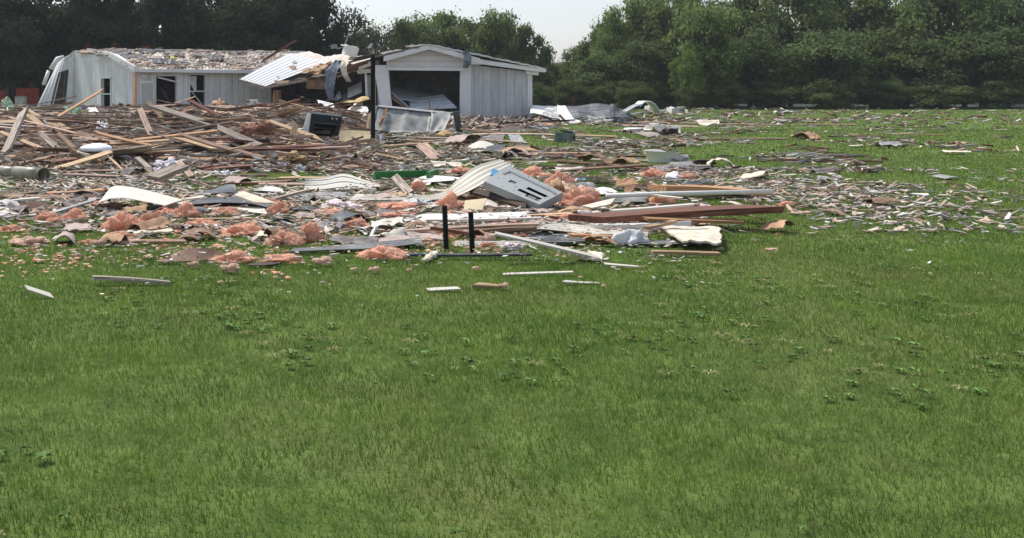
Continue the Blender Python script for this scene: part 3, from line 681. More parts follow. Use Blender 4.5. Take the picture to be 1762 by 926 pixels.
# the loose white door panel beside the doorway
dp = MB().bar(WF(252, 190, .07), WF(252, 139, .07), .78, .045, up=nF).build('storm_door', M['trim'], house)
mbp = MB().bar(WF(252, 186, .10), WF(252, 143, .10), .62, .02, up=nF).build('door_panel', mat('door_panel_cream', (.55, .54, .49), var=.05, scale=3), dp)
MB().bar(WF(245, 129, .06), WF(245, 134, .06), .14, .05, up=nF).box(WF(250, 131.5, .06), (.14, .12, .16)).build('wall_lamp', M['trim'], house)
MB().box(WF(399, 139.5, .03), (.06, .06, .07)).build('wall_hook', M['metal_grey'], house)
# gable window
gfr = frame_on(A0, V, gw, house, 'window', side=-1, off=.03)
# crushed rear part of the gable wall, leaning out
tr_ = P(128, 87.5, 59.4); br_ = A0 + V * 8.72; bl_ = P(56, 198, 58.0); tl_ = P(99, 108, 60.2)
cw = patch('crushed_wall', bl_, br_, tr_, tl_, M['siding_fine'], 16, 12, lambda u, v: .10 * math.sin(u * 5) * v + (.03 if int(u * 16) % 2 else 0), .05, hole=(.44, .74, .20, .72), parent=house)
meshobj('shade_backing', [p + Vector((.25, .5, 0)) for p in (bl_, br_, tr_, tl_)] , [(0, 1, 2, 3)], M['inside'], house)  # added dark sheet so the hole reads as an unlit interior
mb = MB()
def lerp4(u, v): return bl_ * (1 - u) * (1 - v) + br_ * u * (1 - v) + tr_ * u * v + tl_ * (1 - u) * v
for (a, b) in (((.44, .18), (.44, .72)), ((.74, .18), (.74, .72)), ((.43, .72), (.75, .72))):
    mb.bar(lerp4(*a) + Vector((-.1, -.12, .0)), lerp4(*b) + Vector((-.1, -.12, 0)), .06, .06)
mb.build('leaning_window_frame', M['metal_dark'], house)
# torn gutter hanging at the crushed corner
mb = MB(); mb.tube([P(75, 146, 58), P(84, 122, 58.2)], [.12, .11], 8); mb.tube([P(88, 119, 58.3), P(99, 101, 58.5), P(110, 97, 58.6)], [.15, .12, .07], 8)
mb.build('hanging_gutter', M['trim'], house, smooth=True)
patch('torn_flashing', P(112, 100, 58.8), P(128, 86, 59), P(123, 96, 58.7), P(110, 106, 58.6), M['metal_dark'], 3, 3, None, .02, parent=house)
# walls you do not see from the front, closing the interior
back = A0 + V * 11
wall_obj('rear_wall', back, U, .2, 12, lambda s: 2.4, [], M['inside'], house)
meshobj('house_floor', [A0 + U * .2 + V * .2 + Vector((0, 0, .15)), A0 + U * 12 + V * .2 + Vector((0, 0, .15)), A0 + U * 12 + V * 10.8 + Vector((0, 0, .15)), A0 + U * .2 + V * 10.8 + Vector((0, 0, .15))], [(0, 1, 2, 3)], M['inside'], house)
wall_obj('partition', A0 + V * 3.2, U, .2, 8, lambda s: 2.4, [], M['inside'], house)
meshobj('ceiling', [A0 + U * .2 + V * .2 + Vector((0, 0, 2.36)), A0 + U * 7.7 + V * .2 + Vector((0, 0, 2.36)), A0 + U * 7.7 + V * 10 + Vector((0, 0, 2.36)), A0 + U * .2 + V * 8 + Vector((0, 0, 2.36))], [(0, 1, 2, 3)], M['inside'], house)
# roof
OV = .45
e0 = A0 - V * OV - U * .35 + Vector((0, 0, EAVE)); e1 = A0 - V * OV + U * 7.9 + Vector((0, 0, EAVE))
r0 = A0 + V * RT - U * .1 + Vector((0, 0, RZ)); r1 = A0 + V * RT + U * 13.4 + Vector((0, 0, RZ + .16))
def roofdisp(u, v): return (.045 if (u * 44) % 1 < .3 else 0) + .10 * nz(u * 5, v * 3) - .06
roof = patch('roof', e0, e1, r1, r0, M['rooftan'], 132, 14, roofdisp, .04, parent=house)
patch('rear_roof', A0 + V * (RT + .02) + U * 1.8 + Vector((0, 0, RZ + .0)), A0 + V * RT + U * 13.4 + Vector((0, 0, RZ + .1)), A0 + V * 11.4 + U * 12 + Vector((0, 0, 2.4)), A0 + V * 11.4 + Vector((0, 0, 2.4)), M['roofmetal'], 20, 6, None, .04, parent=house)
MB().bar(r0 + U * 1.2 + Vector((0, 0, .05)), r0 + U * 7 + Vector((0, 0, .12)), .35, .05).bar(r0 + U * 7.1 + Vector((0, 0, .07)), r1 + Vector((0, 0, .02)), .35, .05).build('ridge_cap', M['roofmetal'], roof)
# fascia / gutter and the white rake board
gut = MB().bar(e0 - V * .05 - Vector((0, 0, .07)), e1 - V * .05 - Vector((0, 0, .09)), .13, .16).build('gutter', M['trim'], house)
MB().bar(e0 + V * .24 - Vector((0, 0, .16)), e1 + V * .24 - Vector((0, 0, .16)), .40, .03).build('soffit', M['trim'], house)
rk = A0 + V * 3.0 - U * .25; MB().bar(e0 + Vector((0, 0, .02)) - V * .1, Vector((rk.x, rk.y, EAVE + .82)), .07, .26).bar(e0 + U * .12 - Vector((0, 0, .16)) + V * .1, Vector((rk.x, rk.y, EAVE + .60)) + U * .15, .05, .2).build('rake_board', M['trim'], house)
# loose torn roof skins at the gable top
patch('torn_roof_edge', P(150, 91, 56.5), P(205, 97, 55), P(232, 87, 57.5), P(185, 82, 58), M['shingle'], 12, 5, lambda u, v: .14 * nz(u * 5, v * 4, 3), .05, parent=house, edge=.1, seed=3)
patch('torn_roof_strip', P(128, 88, 58.8), P(165, 94, 57), P(178, 90, 57.3), P(146, 85, 59), M['brown'], 8, 3, lambda u, v: .1 * nz(u * 4, v * 3, 8), .05, parent=house, edge=.12, seed=6)
MB().bar(P(150, 84.5, 58.6), P(182, 89, 58), .06, .10).bar(P(140, 103, 56.3), P(172, 100, 55.4), .05, .09).build('loose_trim', M['trim'], house)
# flakes and torn shingles on the roof
def roof_litter():
    rnd = random.Random(5); vs = []; fs = []; mi = []
    ms = [SW[0], SW[2], SP[4], SW[2], SW[3], SP[3], SW[1], SW[1], SW[4]]
    nrm = (e1 - e0).cross(r0 - e0).normalized()
    for k in range(1000):
        u, v = rnd.random(), rnd.random() ** 1.1
        dn = .45 + .8 * nz(u * 6, v * 3, 4) + (1 - v) * .25 - max(0, u - .75)
        if rnd.random() > dn: continue
        p = e0 * (1 - u) * (1 - v) + e1 * u * (1 - v) + r1 * u * v + r0 * (1 - u) * v + nrm * rnd.uniform(.05, .13)
        l, w = rnd.uniform(.08, .55), rnd.uniform(.03, .14); a = rnd.gauss(0, .5); dx = (U * math.cos(a) + (r0 - e0).normalized() * math.sin(a)); dy = nrm.cross(dx)
        b = len(vs); j = lambda: rnd.uniform(.7, 1.2)
        up = nrm * rnd.uniform(0, .06)
        vs += [p - dx * l * j() / 2 - dy * w * j() / 2, p + dx * l * j() / 2 - dy * w * j() / 2 + up, p + dx * l * j() / 2 + dy * w * j() / 2 + up, p - dx * l * j() / 2 + dy * w * j() / 2]
        vs += [q - nrm * .02 for q in vs[-4:]]; fs += [(b, b + 1, b + 2, b + 3), (b + 4, b + 7, b + 6, b + 5), (b, b + 4, b + 5, b + 1), (b + 1, b + 5, b + 6, b + 2), (b + 2, b + 6, b + 7, b + 3), (b + 3, b + 7, b + 4, b)]
        mi += [rnd.randrange(len(ms))] * 6
    me = bpy.data.meshes.new('roof_litter'); me.from_pydata(vs, [], fs)
    for m in ms: me.materials.append(m)
    me.polygons.foreach_set('material_index', mi); me.update(); o = link('roof_litter', me); tag(o, 'tan and brown flakes of torn shingle littering the house roof', 'roof litter', kind='stuff')
roof_litter()
def on_roof(px, py, lift=.12):
    n = (e1 - e0).cross(r0 - e0).normalized(); d = Vector(((px - CX) / F, 1, -(py - HY) / F)); o = Vector((0, 0, H))
    t = (e0 - o).dot(n) / d.dot(n); return o + d * t + n * (lift if n.z > 0 else -lift)
for i, (px, py, w, h, lab) in enumerate([(252, 91, 28, 4, 'dark torn shingle patch near the ridge at the left of the roof'), (338, 97, 18, 6, 'dark crumpled shingle clump in the middle of the roof'), (408, 95, 30, 4, 'wide dark shingle patch by the ridge left of the red plank'),
        (427, 115, 10, 4, 'small brown shingle clump low on the roof near the gutter'), (348, 111, 14, 2, 'flat brown scrap just above the gutter'), (232, 101, 40, 4, 'long dark crack of lifted shingles low at the left of the roof'), (275, 108, 26, 5, 'brown heap of torn shingles above the doorway'), (300, 96, 34, 6, 'grey torn shingle patch right of the ridge end'), (372, 103, 30, 7, 'wide brown shingle patch right of the crumpled clump'), (400, 109, 26, 5, 'grey patch of shingle left of the fallen white roof'), (310, 113, 30, 3, 'thin torn shingle strip above the window'), (460, 99, 24, 5, 'dark patch under the foot of the red plank')]):
    patch('torn_shingles', on_roof(px - w / 2, py + h / 2), on_roof(px + w / 2, py + h / 2), on_roof(px + w / 2, py - h / 2, .14), on_roof(px - w / 2, py - h / 2, .2), M['shingle'] if i % 2 else M['metal_dark'], 8, 4, lambda u, v: .08 * nz(u * 5, v * 4, i), .03, edge=.15, seed=i)
    tag(C.objects[-1], lab, 'shingles', 'torn shingle patches on the house roof')
yb = patch('yellow_scrap', on_roof(292, 104), on_roof(300, 104), on_roof(299, 99), on_roof(293, 99), mat('yellow', (.5, .52, .12)), 3, 3, lambda u, v: .05 * nz(u * 3, v * 3), .02, edge=.1); tag(yb, 'small yellow-green scrap lying on the house roof', 'scrap')

# ------------------------------------------------------------------ the collapsed room between house and garage
ruin = empty('collapsed_room', P(560, 204, 54)); ruin.location.z = 0
tag(ruin, 'collapsed dark room with sagging broken roof between the house and the garage', 'collapsed building')
patch('sagging_roof', P(478, 90, 62.5), P(655, 96, 57.5), P(648, 106, 54.2), P(545, 113, 55.5), M['rooftan'], 30, 8, lambda u, v: (.05 if (u * 18) % 1 < .3 else 0) + .2 * nz(u * 5, v * 3, 9) - .05, .06, parent=ruin, edge=.06, seed=2)
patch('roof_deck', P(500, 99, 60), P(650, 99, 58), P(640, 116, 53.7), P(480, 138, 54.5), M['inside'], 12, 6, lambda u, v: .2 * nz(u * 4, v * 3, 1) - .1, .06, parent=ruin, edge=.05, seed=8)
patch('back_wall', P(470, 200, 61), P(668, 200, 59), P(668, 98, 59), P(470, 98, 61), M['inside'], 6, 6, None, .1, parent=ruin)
fs_ = patch('fallen_metal_roof', P(411, 137, 53.0), P(499, 93, 57.3), P(568, 106, 57.0), P(456, 149, 52.8), M['trim'], 20, 48, lambda u, v: (.022 if (v * 8) % 1 < .14 else 0) + .15 * math.sin(u * 2.5) * (1 - v) * .5, .03, parent=ruin)
MB().bar(P(412, 139, 53), P(455, 151, 52.8), .06, .16).bar(P(455, 151, 52.8), P(528, 138, 53.8), .08, .12).build('broken_fascia', M['grey'], ruin)
patch('torn_deck', P(520, 121, 54.2), P(556, 111, 55.0), P(572, 107, 54.6), P(545, 128, 53.6), M['orange'], 9, 5, lambda u, v: .15 * nz(u * 4, v * 5, 2), .04, parent=ruin, edge=.12, seed=9)
patch('torn_deck_edge', P(521, 126, 53.6), P(560, 119, 54.0), P(566, 114, 54.2), P(523, 118, 54.4), M['tan'], 9, 4, lambda u, v: .1 * nz(u * 6, v * 5, 7), .03, parent=ruin, edge=.15, seed=19)
for i, (a, b, w, t, tn) in enumerate([((455, 150), (530, 134), .10, .12, 'brown'), ((527, 134), (575, 108), .10, .1, 'dark'), ((575, 112), (642, 96), .12, .16, 'dark'), ((590, 118), (640, 103), .10, .12, 'brown'), ((588, 126), (632, 108), .14, .14, 'red'),
        ((560, 122), (600, 106), .1, .1, 'brown'), ((612, 100), (648, 93), .1, .1, 'dark'), ((580, 133), (616, 118), .07, .09, 'grey')]):
    place = MB().bar(P(*a, 53.9 - .05 * i), P(*b, 54.6 - .05 * i), w, t); place.build('broken_rafter', M[tn], ruin)
mb = MB(); mb.box(P(543, 143, 54.6), (.95, .5, .62), Euler((0, .05, .2))); mb.build('roof_bundle', M['kraft'], ruin)
MB().bar(P(474, 182, 54.2), P(475, 155, 54.2), .26, .14, roll=.3).build('corner_stud', M['orange'], ruin)
MB().bar(P(481, 182, 54.4), P(482, 155, 54.4), .12, .12).build('corner_stud', M['brown'], ruin)
MB().bar(P(631, 170, 53.6), P(629, 122, 53.6), .30, .10, roll=1.57, up=Vector((0, 1, 0))).build('white_wall_end', M['trim'], ruin)
MB().bar(P(637, 122, 53.0), P(616, 124, 53.4), .12, .2).bar(P(640, 110, 53.1), P(618, 118, 53.4), .1, .16).build('broken_soffit', M['cream'], ruin)
def cloth(name, pts, m, label, cat, nu=16, nv=16, amp=.05, thick=.012, fr=6, seed=1, parent=None, group=None, edge=.06):
    o = patch(name, *pts, m, nu, nv, lambda u, v: amp * (nz(u * fr, v * fr, seed) + .5 * nz(u * fr * 2.3, v * fr * 2.3, seed + 5)), thick, edge=edge, seed=seed, smooth=True, parent=parent)
    if parent is None: tag(o, label, cat, group)
    return o
# grey-blue felt strip hanging over the broken edge
def strip(name, pts, w, m, label, cat, t=.02, wob=.08, seed=1, wdir=Vector((1, 0, 0)), parent=None):
    rnd = random.Random(seed); vs = []; fs = []; n = len(pts); K = 6
    for k, (p, wi) in enumerate(pts):
        for j in range(K + 1):
            q = j / K - .5; vs.append(Vector(p) + wdir * wi * q + Vector((0, wob * nz(k * .9, q * 3, seed) * 2, wob * .3 * nz(k, q * 5, seed + 3))))
    N0 = len(vs); vs += [v + Vector((0, t, t * .3)) for v in vs]
    for k in range(n - 1):
        for j in range(K):
            a, b, c, d = k * (K + 1) + j, k * (K + 1) + j + 1, (k + 1) * (K + 1) + j + 1, (k + 1) * (K + 1) + j
            fs += [(a, b, c, d), (a + N0, d + N0, c + N0, b + N0)]
        for j in (0, K):
            a, d = k * (K + 1) + j, (k + 1) * (K + 1) + j; fs.append((a, d, d + N0, a + N0))
    for k in (0, n - 1):
        for j in range(K): a = k * (K + 1) + j; fs.append((a, a + 1, a + 1 + N0, a + N0))
    o = meshobj(name, vs, fs, m, parent, smooth=True)
    if parent is None: tag(o, label, cat)
    return o
sc_ = 53.0 / F
strip('hanging_felt', [(P(584, 104, 54), 15 * sc_), (P(578, 113, 53.5), 20 * sc_), (P(570, 122, 53.2), 20 * sc_), (P(568, 135, 53.1), 19 * sc_), (P(567, 148, 53.0), 18 * sc_), (P(567, 158, 53.0), 14 * sc_), (P(570, 170, 52.9), 12 * sc_)], 0, M['cloth_blue'],
      'grey-blue felt strip hanging over the broken roof edge', 'felt', seed=4, wob=.12)
strip('curled_strip', [(P(603, 104, 53.4), 10 * sc_), (P(594, 106, 53), 12 * sc_), (P(590.5, 115, 52.8), 11 * sc_), (P(593, 127, 52.7), 10 * sc_), (P(600, 141, 52.8), 8 * sc_)], 0, M['foamtan'] if False else M['cream'], 'tan curled strip dangling right of the hanging felt', 'strip', t=.05, seed=2, wob=.02)
strip('hanging_rag', [(P(584, 158, 52.9), 3 * sc_), (P(582, 168, 52.8), 12 * sc_), (P(570, 173, 52.7), 20 * sc_)], 0, M['cloth_blue'], 'dirty pale rag heaped below the hanging felt', 'rag', seed=9)
for i, (x0, y0, x1, y1, w, tn, lab) in enumerate([(598, 160, 622, 148, 26, 'panel_white', 'grey cement slab leaning in the dark of the collapsed room'), (590, 168, 618, 166, 22, 'metal_grey', 'blue-grey slab lying flat inside the collapsed room')]):
    patch('fallen_slab', P(x0, y0 + 8, 53.6), P(x1, y1 + 10, 53.8), P(x1, y1 - 8, 55), P(x0, y0 - 8, 55), M[tn] if i else M['concrete'], 3, 3, None, .05); tag(C.objects[-1], lab, 'slab')
cs = [((548, 178), (575, 186), (573, 178), (545, 172), 'panel_white', 'white board among the lumber in the collapsed room'), ((620, 188), (598, 198), (606, 182), (628, 168), 'cream', 'cream curved panel leaning left of the lamp post'),
      ((596, 190), (632, 194), (634, 185), (612, 178), 'panel_white', 'white folded sheet left of the lamp post'), ((478, 206), (512, 214), (520, 204), (480, 199), 'panel_white', 'white dented sheet behind the oven'),
      ((575, 200), (585, 200), (585, 192), (575, 191), 'panel_white', 'small white box face right of the oven top'), ((590, 208), (606, 208), (606, 199), (592, 199), 'panel_white', 'white crumpled scrap right of the oven'),
      ((507, 196), (545, 203), (530, 190), (518, 186), 'concrete', 'grey torn panel above the oven'), ((610, 176), (640, 170), (628, 166), (590, 176), 'foamtan', 'curled tan veneer lying before the collapsed room')]
for i, (a, b, c, d, tn, lab) in enumerate(cs):
    Y = 47 + (i % 3)
    o = patch('torn_sheet', P(*a, Y), P(*b, Y), P(*c, Y + .6), P(*d, Y + .6), M[tn], 8, 6, lambda u, v: .12 * nz(u * 3, v * 3, i * 3), .02, edge=.08, seed=i, smooth=True); tag(o, lab, 'panel', 'torn panels by the collapsed room')
# white vent box and bent mast on the roof
vb = empty('roof_vent_box', P(605, 96, 57)); tag(vb, 'white metal box tilted on top of the collapsed roof', 'vent box')
mb = MB(); mb.box(P(603, 88, 57), (.70, .55, .55), Euler((.1, .28, .3))); mb.build('box_body', M['panel_white'], vb)
mb = MB(); mb.box(P(601, 79.5, 57), (.80, .62, .05), Euler((.1, .12, .3))); mb.build('lid', M['trim'], vb)
ms = empty('bent_mast', P(592, 80, 57.3)); tag(ms, 'bent thin mast with cross arms sticking up behind the white box', 'mast')
MB().tube([P(588, 92, 57.3), P(593, 78, 57.3), P(600, 58, 57.3)], .04, 6).build('pole', M['metal_grey'], ms)
MB().tube([P(578, 84, 57.3), P(597, 80, 57.3)], .03, 6).tube([P(566, 79, 57.3), P(585, 84, 57.3)], .03, 6).build('arm', M['metal_grey'], ms)
patch('hanging_plate', P(569, 84, 57.3), P(581, 83, 57.3), P(580, 76, 57.3), P(570, 77, 57.3), M['metal_grey'], 3, 3, None, .03, parent=ms)
# chips lying on the fallen metal sheet
for i, (x, y, w, h, tn, lab) in enumerate([(458, 122, 9, 7, 'tan', 'square tan chip high on the fallen white metal roof'), (471, 126, 12, 8, 'orange', 'orange splinter heap in the middle of the fallen white roof'), (440, 141, 11, 6, 'pink', 'pinkish chip near the left tip of the fallen white roof'), (457, 140, 7, 10, 'orange', 'orange block on the lower edge of the fallen white roof'),
        (503, 116, 12, 6, 'pink', 'pale pink flake near the right of the fallen white roof'), (506, 106, 9, 5, 'metal_grey', 'grey puncture patch near the top of the fallen white roof'), (469, 118, 10, 2, 'metal_dark', 'dark sliver above the splinters on the fallen white roof'), (485, 141, 26, 6, 'brown', 'brown torn strip along the lower edge of the fallen white roof'), (474, 134, 12, 6, 'brown', 'brown splinter pile low on the fallen white roof')]):
    Y = 52.9 + (149 - y) * .075 - .15
    o = patch('roof_chip', P(x - w / 2, y + h / 2, Y), P(x + w / 2, y + h / 2 - 1, Y), P(x + w / 2, y - h / 2, Y + .25), P(x - w / 2, y - h / 2 + 1, Y + .25), M[tn], 4, 4, lambda u, v: .05 * nz(u * 4, v * 4, i * 5), .03, edge=.15, seed=i + 40); tag(o, lab, 'chip', 'chips lying on the fallen roof sheet')

# ------------------------------------------------------------------ the garage
YG = 53.3
gar = empty('white_garage', (P(790, 204, YG).x, YG, 0)); tag(gar, 'white gabled garage with an open dark door bay and a fallen metal door', 'garage')
def gq(name, pts, m, t=.1, Y=YG, parent=gar):
    """a slab in the plane facing the camera, from photo outline points"""
    return quad(name, [P(x, y, Y) if y < 400 else Vector((P(x, 100, Y).x, Y, 0)) for (x, y) in pts], m, parent, t, Vector((0, 1, 0)))
o = gq('side_front_wall', [(809, 999), (915, 999), (915, 122), (809, 110)], M['shed_siding'], .1)
# its siding texture runs along x already
gq('left_pier', [(653, 190), (675, 190), (669, 119), (646, 116)], M['trim'], .25, YG - .05)
gq('right_pier', [(791, 999), (810, 999), (811, 112), (792, 112)], M['trim'], .25, YG - .03)
gq('gable_siding', [(666.5, 120), (797, 121), (801, 103), (739, 84), (664, 101)], M['lap'], .06, YG - .12)
gq('header_board', [(666, 121), (798, 122), (798, 116.5), (665, 115.5)], M['trim'], .05, YG - .20)
# fascia boards following the roof line
def fas(a, b, h0, h1, Y, name='fascia'):
    return quad(name, [P(a[0], a[1], Y), P(b[0], b[1], Y), P(b[0], b[1] + h1, Y), P(a[0], a[1] + h0, Y)], M['trim'], gar, .05, Vector((0, 1, 0)))
fas((739, 77), (826, 100.5), 8, 9, YG - .60); fas((660, 97), (739, 77), 9, 8, YG - .605); fas((811, 98), (832, 103), 13, 8, YG - .55)
fas((832, 103), (938, 119), 8, 6, YG - .50)
gq('soffit_return', [(905, 118), (928, 121), (926, 130), (905, 127)], M['trim'], .3, YG - .3)
gq('end_block', [(926, 117), (940, 119.5), (940, 124), (926, 122)], M['trim'], .5, YG - .55)
gq('corner_board', [(909, 999), (916, 999), (916, 122), (909, 121)], M['trim'], .03, YG - .04)
gq('gap_shade', [(826, 111), (914, 122.5), (914, 124), (826, 113)], M['black'], .03, YG - .035)  # solid black strip painting the shade under the roof edge
mb = MB().tube([P(909, 121, YG - .1), P(908.5, 197, YG - .1)], .03, 6); mb.box(P(909, 135, YG - .12), (.12, .08, .08)); mb.build('conduit', M['trim'], gar)
zpk = P(739, 77, YG).z
def roofslab(name, xa, ya, xb, yb, m, th=.08):
    a, b = P(xa, ya, YG - .62), P(xb, yb, YG - .62); c, d = Vector((b.x, YG + 7.2, b.z)), Vector((a.x, YG + 7.2, a.z))
    return patch(name, a, b, c, d, m, 24, 4, lambda u, v: .03 * ((u * 24) % 2 < 1) + .03 * nz(u * 8, v * 5, 3), th, parent=gar, edge=.015, seed=4)
roofslab('roof', 739, 76, 941, 118, M['roofmetal']); roofslab('roof', 640, 98, 739, 76, M['shingle'])
for i, (a, b) in enumerate([((802, 91), (850, 103)), ((700, 80), (735, 77)), ((655, 92), (690, 86))]):
    patch('torn_shingles', P(a[0], a[1] + 1, YG - .3), P(b[0], b[1] + 1, YG - .3), P(b[0], b[1] - 1.5, YG + 1), P(a[0], a[1] - 1.5, YG + 1), M['red'] if i == 0 else M['shingle'], 8, 3, lambda u, v: .07 * nz(u * 6, v * 4, i), .03, parent=gar, edge=.12, seed=i)
# inner shell
xl, xr_ = P(650, 100, YG).x, P(915, 100, YG).x
for nm, pts in (('inner_back_wall', [(xl, YG + 7, 0), (xr_, YG + 7, 0), (xr_, YG + 7, 2.6), ((xl + xr_) / 2, YG + 7, 3.6), (xl, YG + 7, 3.0)]),
                ('inner_left_wall', [(xl, YG + .1, 0), (xl, YG + 7, 0), (xl, YG + 7, 3.0), (xl, YG + .1, 3.0)]),
                ('inner_right_wall', [(P(800, 100, YG).x + 1.6, YG + .1, 0), (P(800, 100, YG).x + 1.6, YG + 7, 0), (P(800, 100, YG).x + 1.6, YG + 7, 2.9), (P(800, 100, YG).x + 1.6, YG + .1, 2.9)]),
                ('outer_right_wall', [(xr_ - .02, YG + .1, 0), (xr_ - .02, YG + 7, 0), (xr_ - .02, YG + 7, 2.5), (xr_ - .02, YG + .1, 2.5)]),
                ('garage_floor', [(xl, YG + .1, .05), (xr_, YG + .1, .05), (xr_, YG + 7, .05), (xl, YG + 7, .05)])):
    quad(nm, pts, M['insidegrey'] if 'outer' not in nm else M['shed_siding'], gar, .04)
M['doorgrey'] = mat('door_grey', (.52, .54, .56), rough=.5, var=.08, scale=2)
# the fallen sectional door
fd = empty('fallen_garage_door', P(735, 195, 52)); fd.location.z = 0; tag(fd, 'grey ribbed metal garage door collapsed inside the door bay', 'garage door')
patch('upper_section', P(676, 169, 53.6), P(760, 182, 53.6), P(752, 164, 57.5), P(676, 150, 57.5), M['doorgrey'], 4, 20, lambda u, v: .03 if (v * 5) % 1 < .15 else 0, .04, parent=fd)
patch('lower_section', P(707, 190, 51.7), P(787, 186, 51.9), P(763, 163, 54.8), P(704, 173, 54.4), M['doorgrey'], 4, 24, lambda u, v: .035 if (v * 4) % 1 < .12 else 0, .04, parent=fd)
MB().tube([P(674, 159, 53.2), P(707, 188, 52)], .05, 6).build('track_rail', M['metal_grey'], fd)
place_board(P(676, 168, 53.2), P(704, 188, 52.3), .2, .08, 'brown', 'brown plank wedged under the fallen garage door', seed=3)
place_board(P(742, 192, 51.4), P(754, 184, 51.3), .12, .05, 'orange', 'short orange stick poking up beside the fallen garage door', seed=8)
place_board(P(740, 194, 51.5), P(738, 168, 51.5), .06, .03, 'orange', 'thin upright orange stick before the fallen garage door', seed=9)
strip('roof_rag', [(P(802, 88, 52.4), 9 * sc_), (P(804, 97, 52.2), 14 * sc_), (P(804, 106, 52.1), 14 * sc_), (P(802, 117, 52.1), 9 * sc_)], 0, M['cloth_blue'], 'crumpled grey cloth draped over the garage roof edge', 'cloth', seed=6, wob=.12)
# white wall shreds left of garage bay
mb = MB(); mb.box(P(634, 148, 53.5), (.22, .1, 1.1)); mb.build('window_shutter', M['metal_grey'], ruin)
o = quad('leaning_wall_panel', [P(655, 183, 53.0), P(675, 184, 53.0), P(665, 112, 53.2), P(642, 112, 53.2)], M['trim'], ruin, .06, Vector((0, 1, 0)))

# ------------------------------------------------------------------ things in front of the buildings
lp = empty('lamp_post', (G(642, 249).x, G(642, 249).y, 0)); YL = lp.location.y
tag(lp, 'black lamp post with glass lantern standing in the debris', 'lamp post')
rp_ = 4.6 * YL / F
zt = P(642, 97, YL).z; X0 = lp.location.x
def lathe(prof, n=12, c=(0, 0)):
    vs = []; fs = []
    for (r, z) in prof:
        for i in range(n): a = 2 * math.pi * i / n; vs.append((c[0] + r * math.cos(a), c[1] + r * math.sin(a), z))
    for k in range(len(prof) - 1):
        for i in range(n): j = (i + 1) % n; fs.append((k * n + i, k * n + j, (k + 1) * n + j, (k + 1) * n + i))
    return vs, fs
def addlathe(name, prof, m, parent, n=16, c=None, smooth=True):
    c = c or (X0, YL); vs, fs = lathe(prof, n, c); return meshobj(name, vs, fs, m, parent, smooth)
addlathe('pole', [(rp_ * .8, 0), (rp_ * .8, zt - .12), (rp_ * .95, zt - .11), (rp_ * .95, zt - .03), (rp_ * .55, zt), (rp_ * .5, zt + .05), (.0, zt + .05)], M['black'], lp)
s = YL / F
lan = addlathe('lantern_glass', [(.0, zt + .055), (6 * s, zt + .06), (10 * s, zt + 14 * s)], M['glass'], lp, n=6, smooth=False)
mb = MB()
for i in range(6):
    a = 2 * math.pi * i / 6; mb.bar((X0 + 6 * s * math.cos(a), YL + 6 * s * math.sin(a), zt + .05), (X0 + 10.2 * s * math.cos(a), YL + 10.2 * s * math.sin(a), zt + 14 * s), .018, .018)
mb.build('lantern_frame', M['black'], lan)
addlathe('lantern_roof', [(12.5 * s, zt + 13.5 * s), (9 * s, zt + 17 * s), (6 * s, zt + 21 * s), (1.6 * s, zt + 23 * s), (1.2 * s, zt + 25.5 * s), (2 * s, zt + 27 * s), (.4 * s, zt + 30 * s), (0, zt + 30 * s)], M['black'], lp, n=12)
addlathe('bulb', [(0, zt + .06), (.03, zt + .08), (.035, zt + .17), (0, zt + .2)], M['trim'], lp)
# grey metal sheet wall lying before the garage
bs_ = empty('fallen_metal_wall', (P(705, 225, 37.5).x, 37.5, 0)); tag(bs_, 'dented grey metal sheet standing on edge before the garage with a rust streak', 'metal sheet')
YS = F * H / (232 - 150) ; YS = 35.6
patch('sheet', P(640, 224, YS), P(736, 231, YS), P(742, 190, YS + .9), P(650, 182, YS + .9), M['metal_mid'], 20, 10, lambda u, v: .06 * nz(u * 4, v * 2) + .05 * math.exp(-((u - .57) / .03) ** 2), .03, parent=bs_, smooth=True)
patch('sheet', P(738, 230, YS - .1), P(765, 226, YS), P(778, 196, YS + .8), P(743, 189, YS + .8), M['metal_mid'], 8, 8, lambda u, v: .08 * nz(u * 3, v * 2, 4) + .1 * u * u, .03, parent=bs_, smooth=True)
patch('top_flange', P(648, 183, YS + .8), P(778, 196.5, YS + .7), P(779, 193.5, YS + 1.1), P(652, 180.5, YS + 1.1), M['metal_grey'], 12, 2, None, .02, parent=bs_)
patch('left_flange', P(630, 222, YS - .1), P(640, 223, YS), P(650, 182, YS + .8), P(641, 181, YS + .8), M['metal_grey'], 2, 4, None, .03, parent=bs_)
patch('rust_streak', P(651, 216, YS - .03), P(656, 216, YS - .03), P(667, 187, YS + .70), P(663, 187, YS + .70), M['rust'], 3, 8, lambda u, v: .05 * nz(u, v * 3, 4), .02, parent=bs_, edge=.15)
place_board(P(632, 222, YS - .3), P(637, 196, YS - .2), .12, .03, 'tan', 'pale plank leaning at the left end of the grey metal sheet', seed=77)
dpo = MB().bar(P(791, 232, YS - .3), P(784, 192, YS - .3), .22, .2).bar(P(789, 194, YS - .3), P(777, 197, YS + .3), .1, .1).build('bent_post', M['metal_dark']); tag(dpo, 'dark bent metal post leaning at the right end of the grey sheet', 'post')
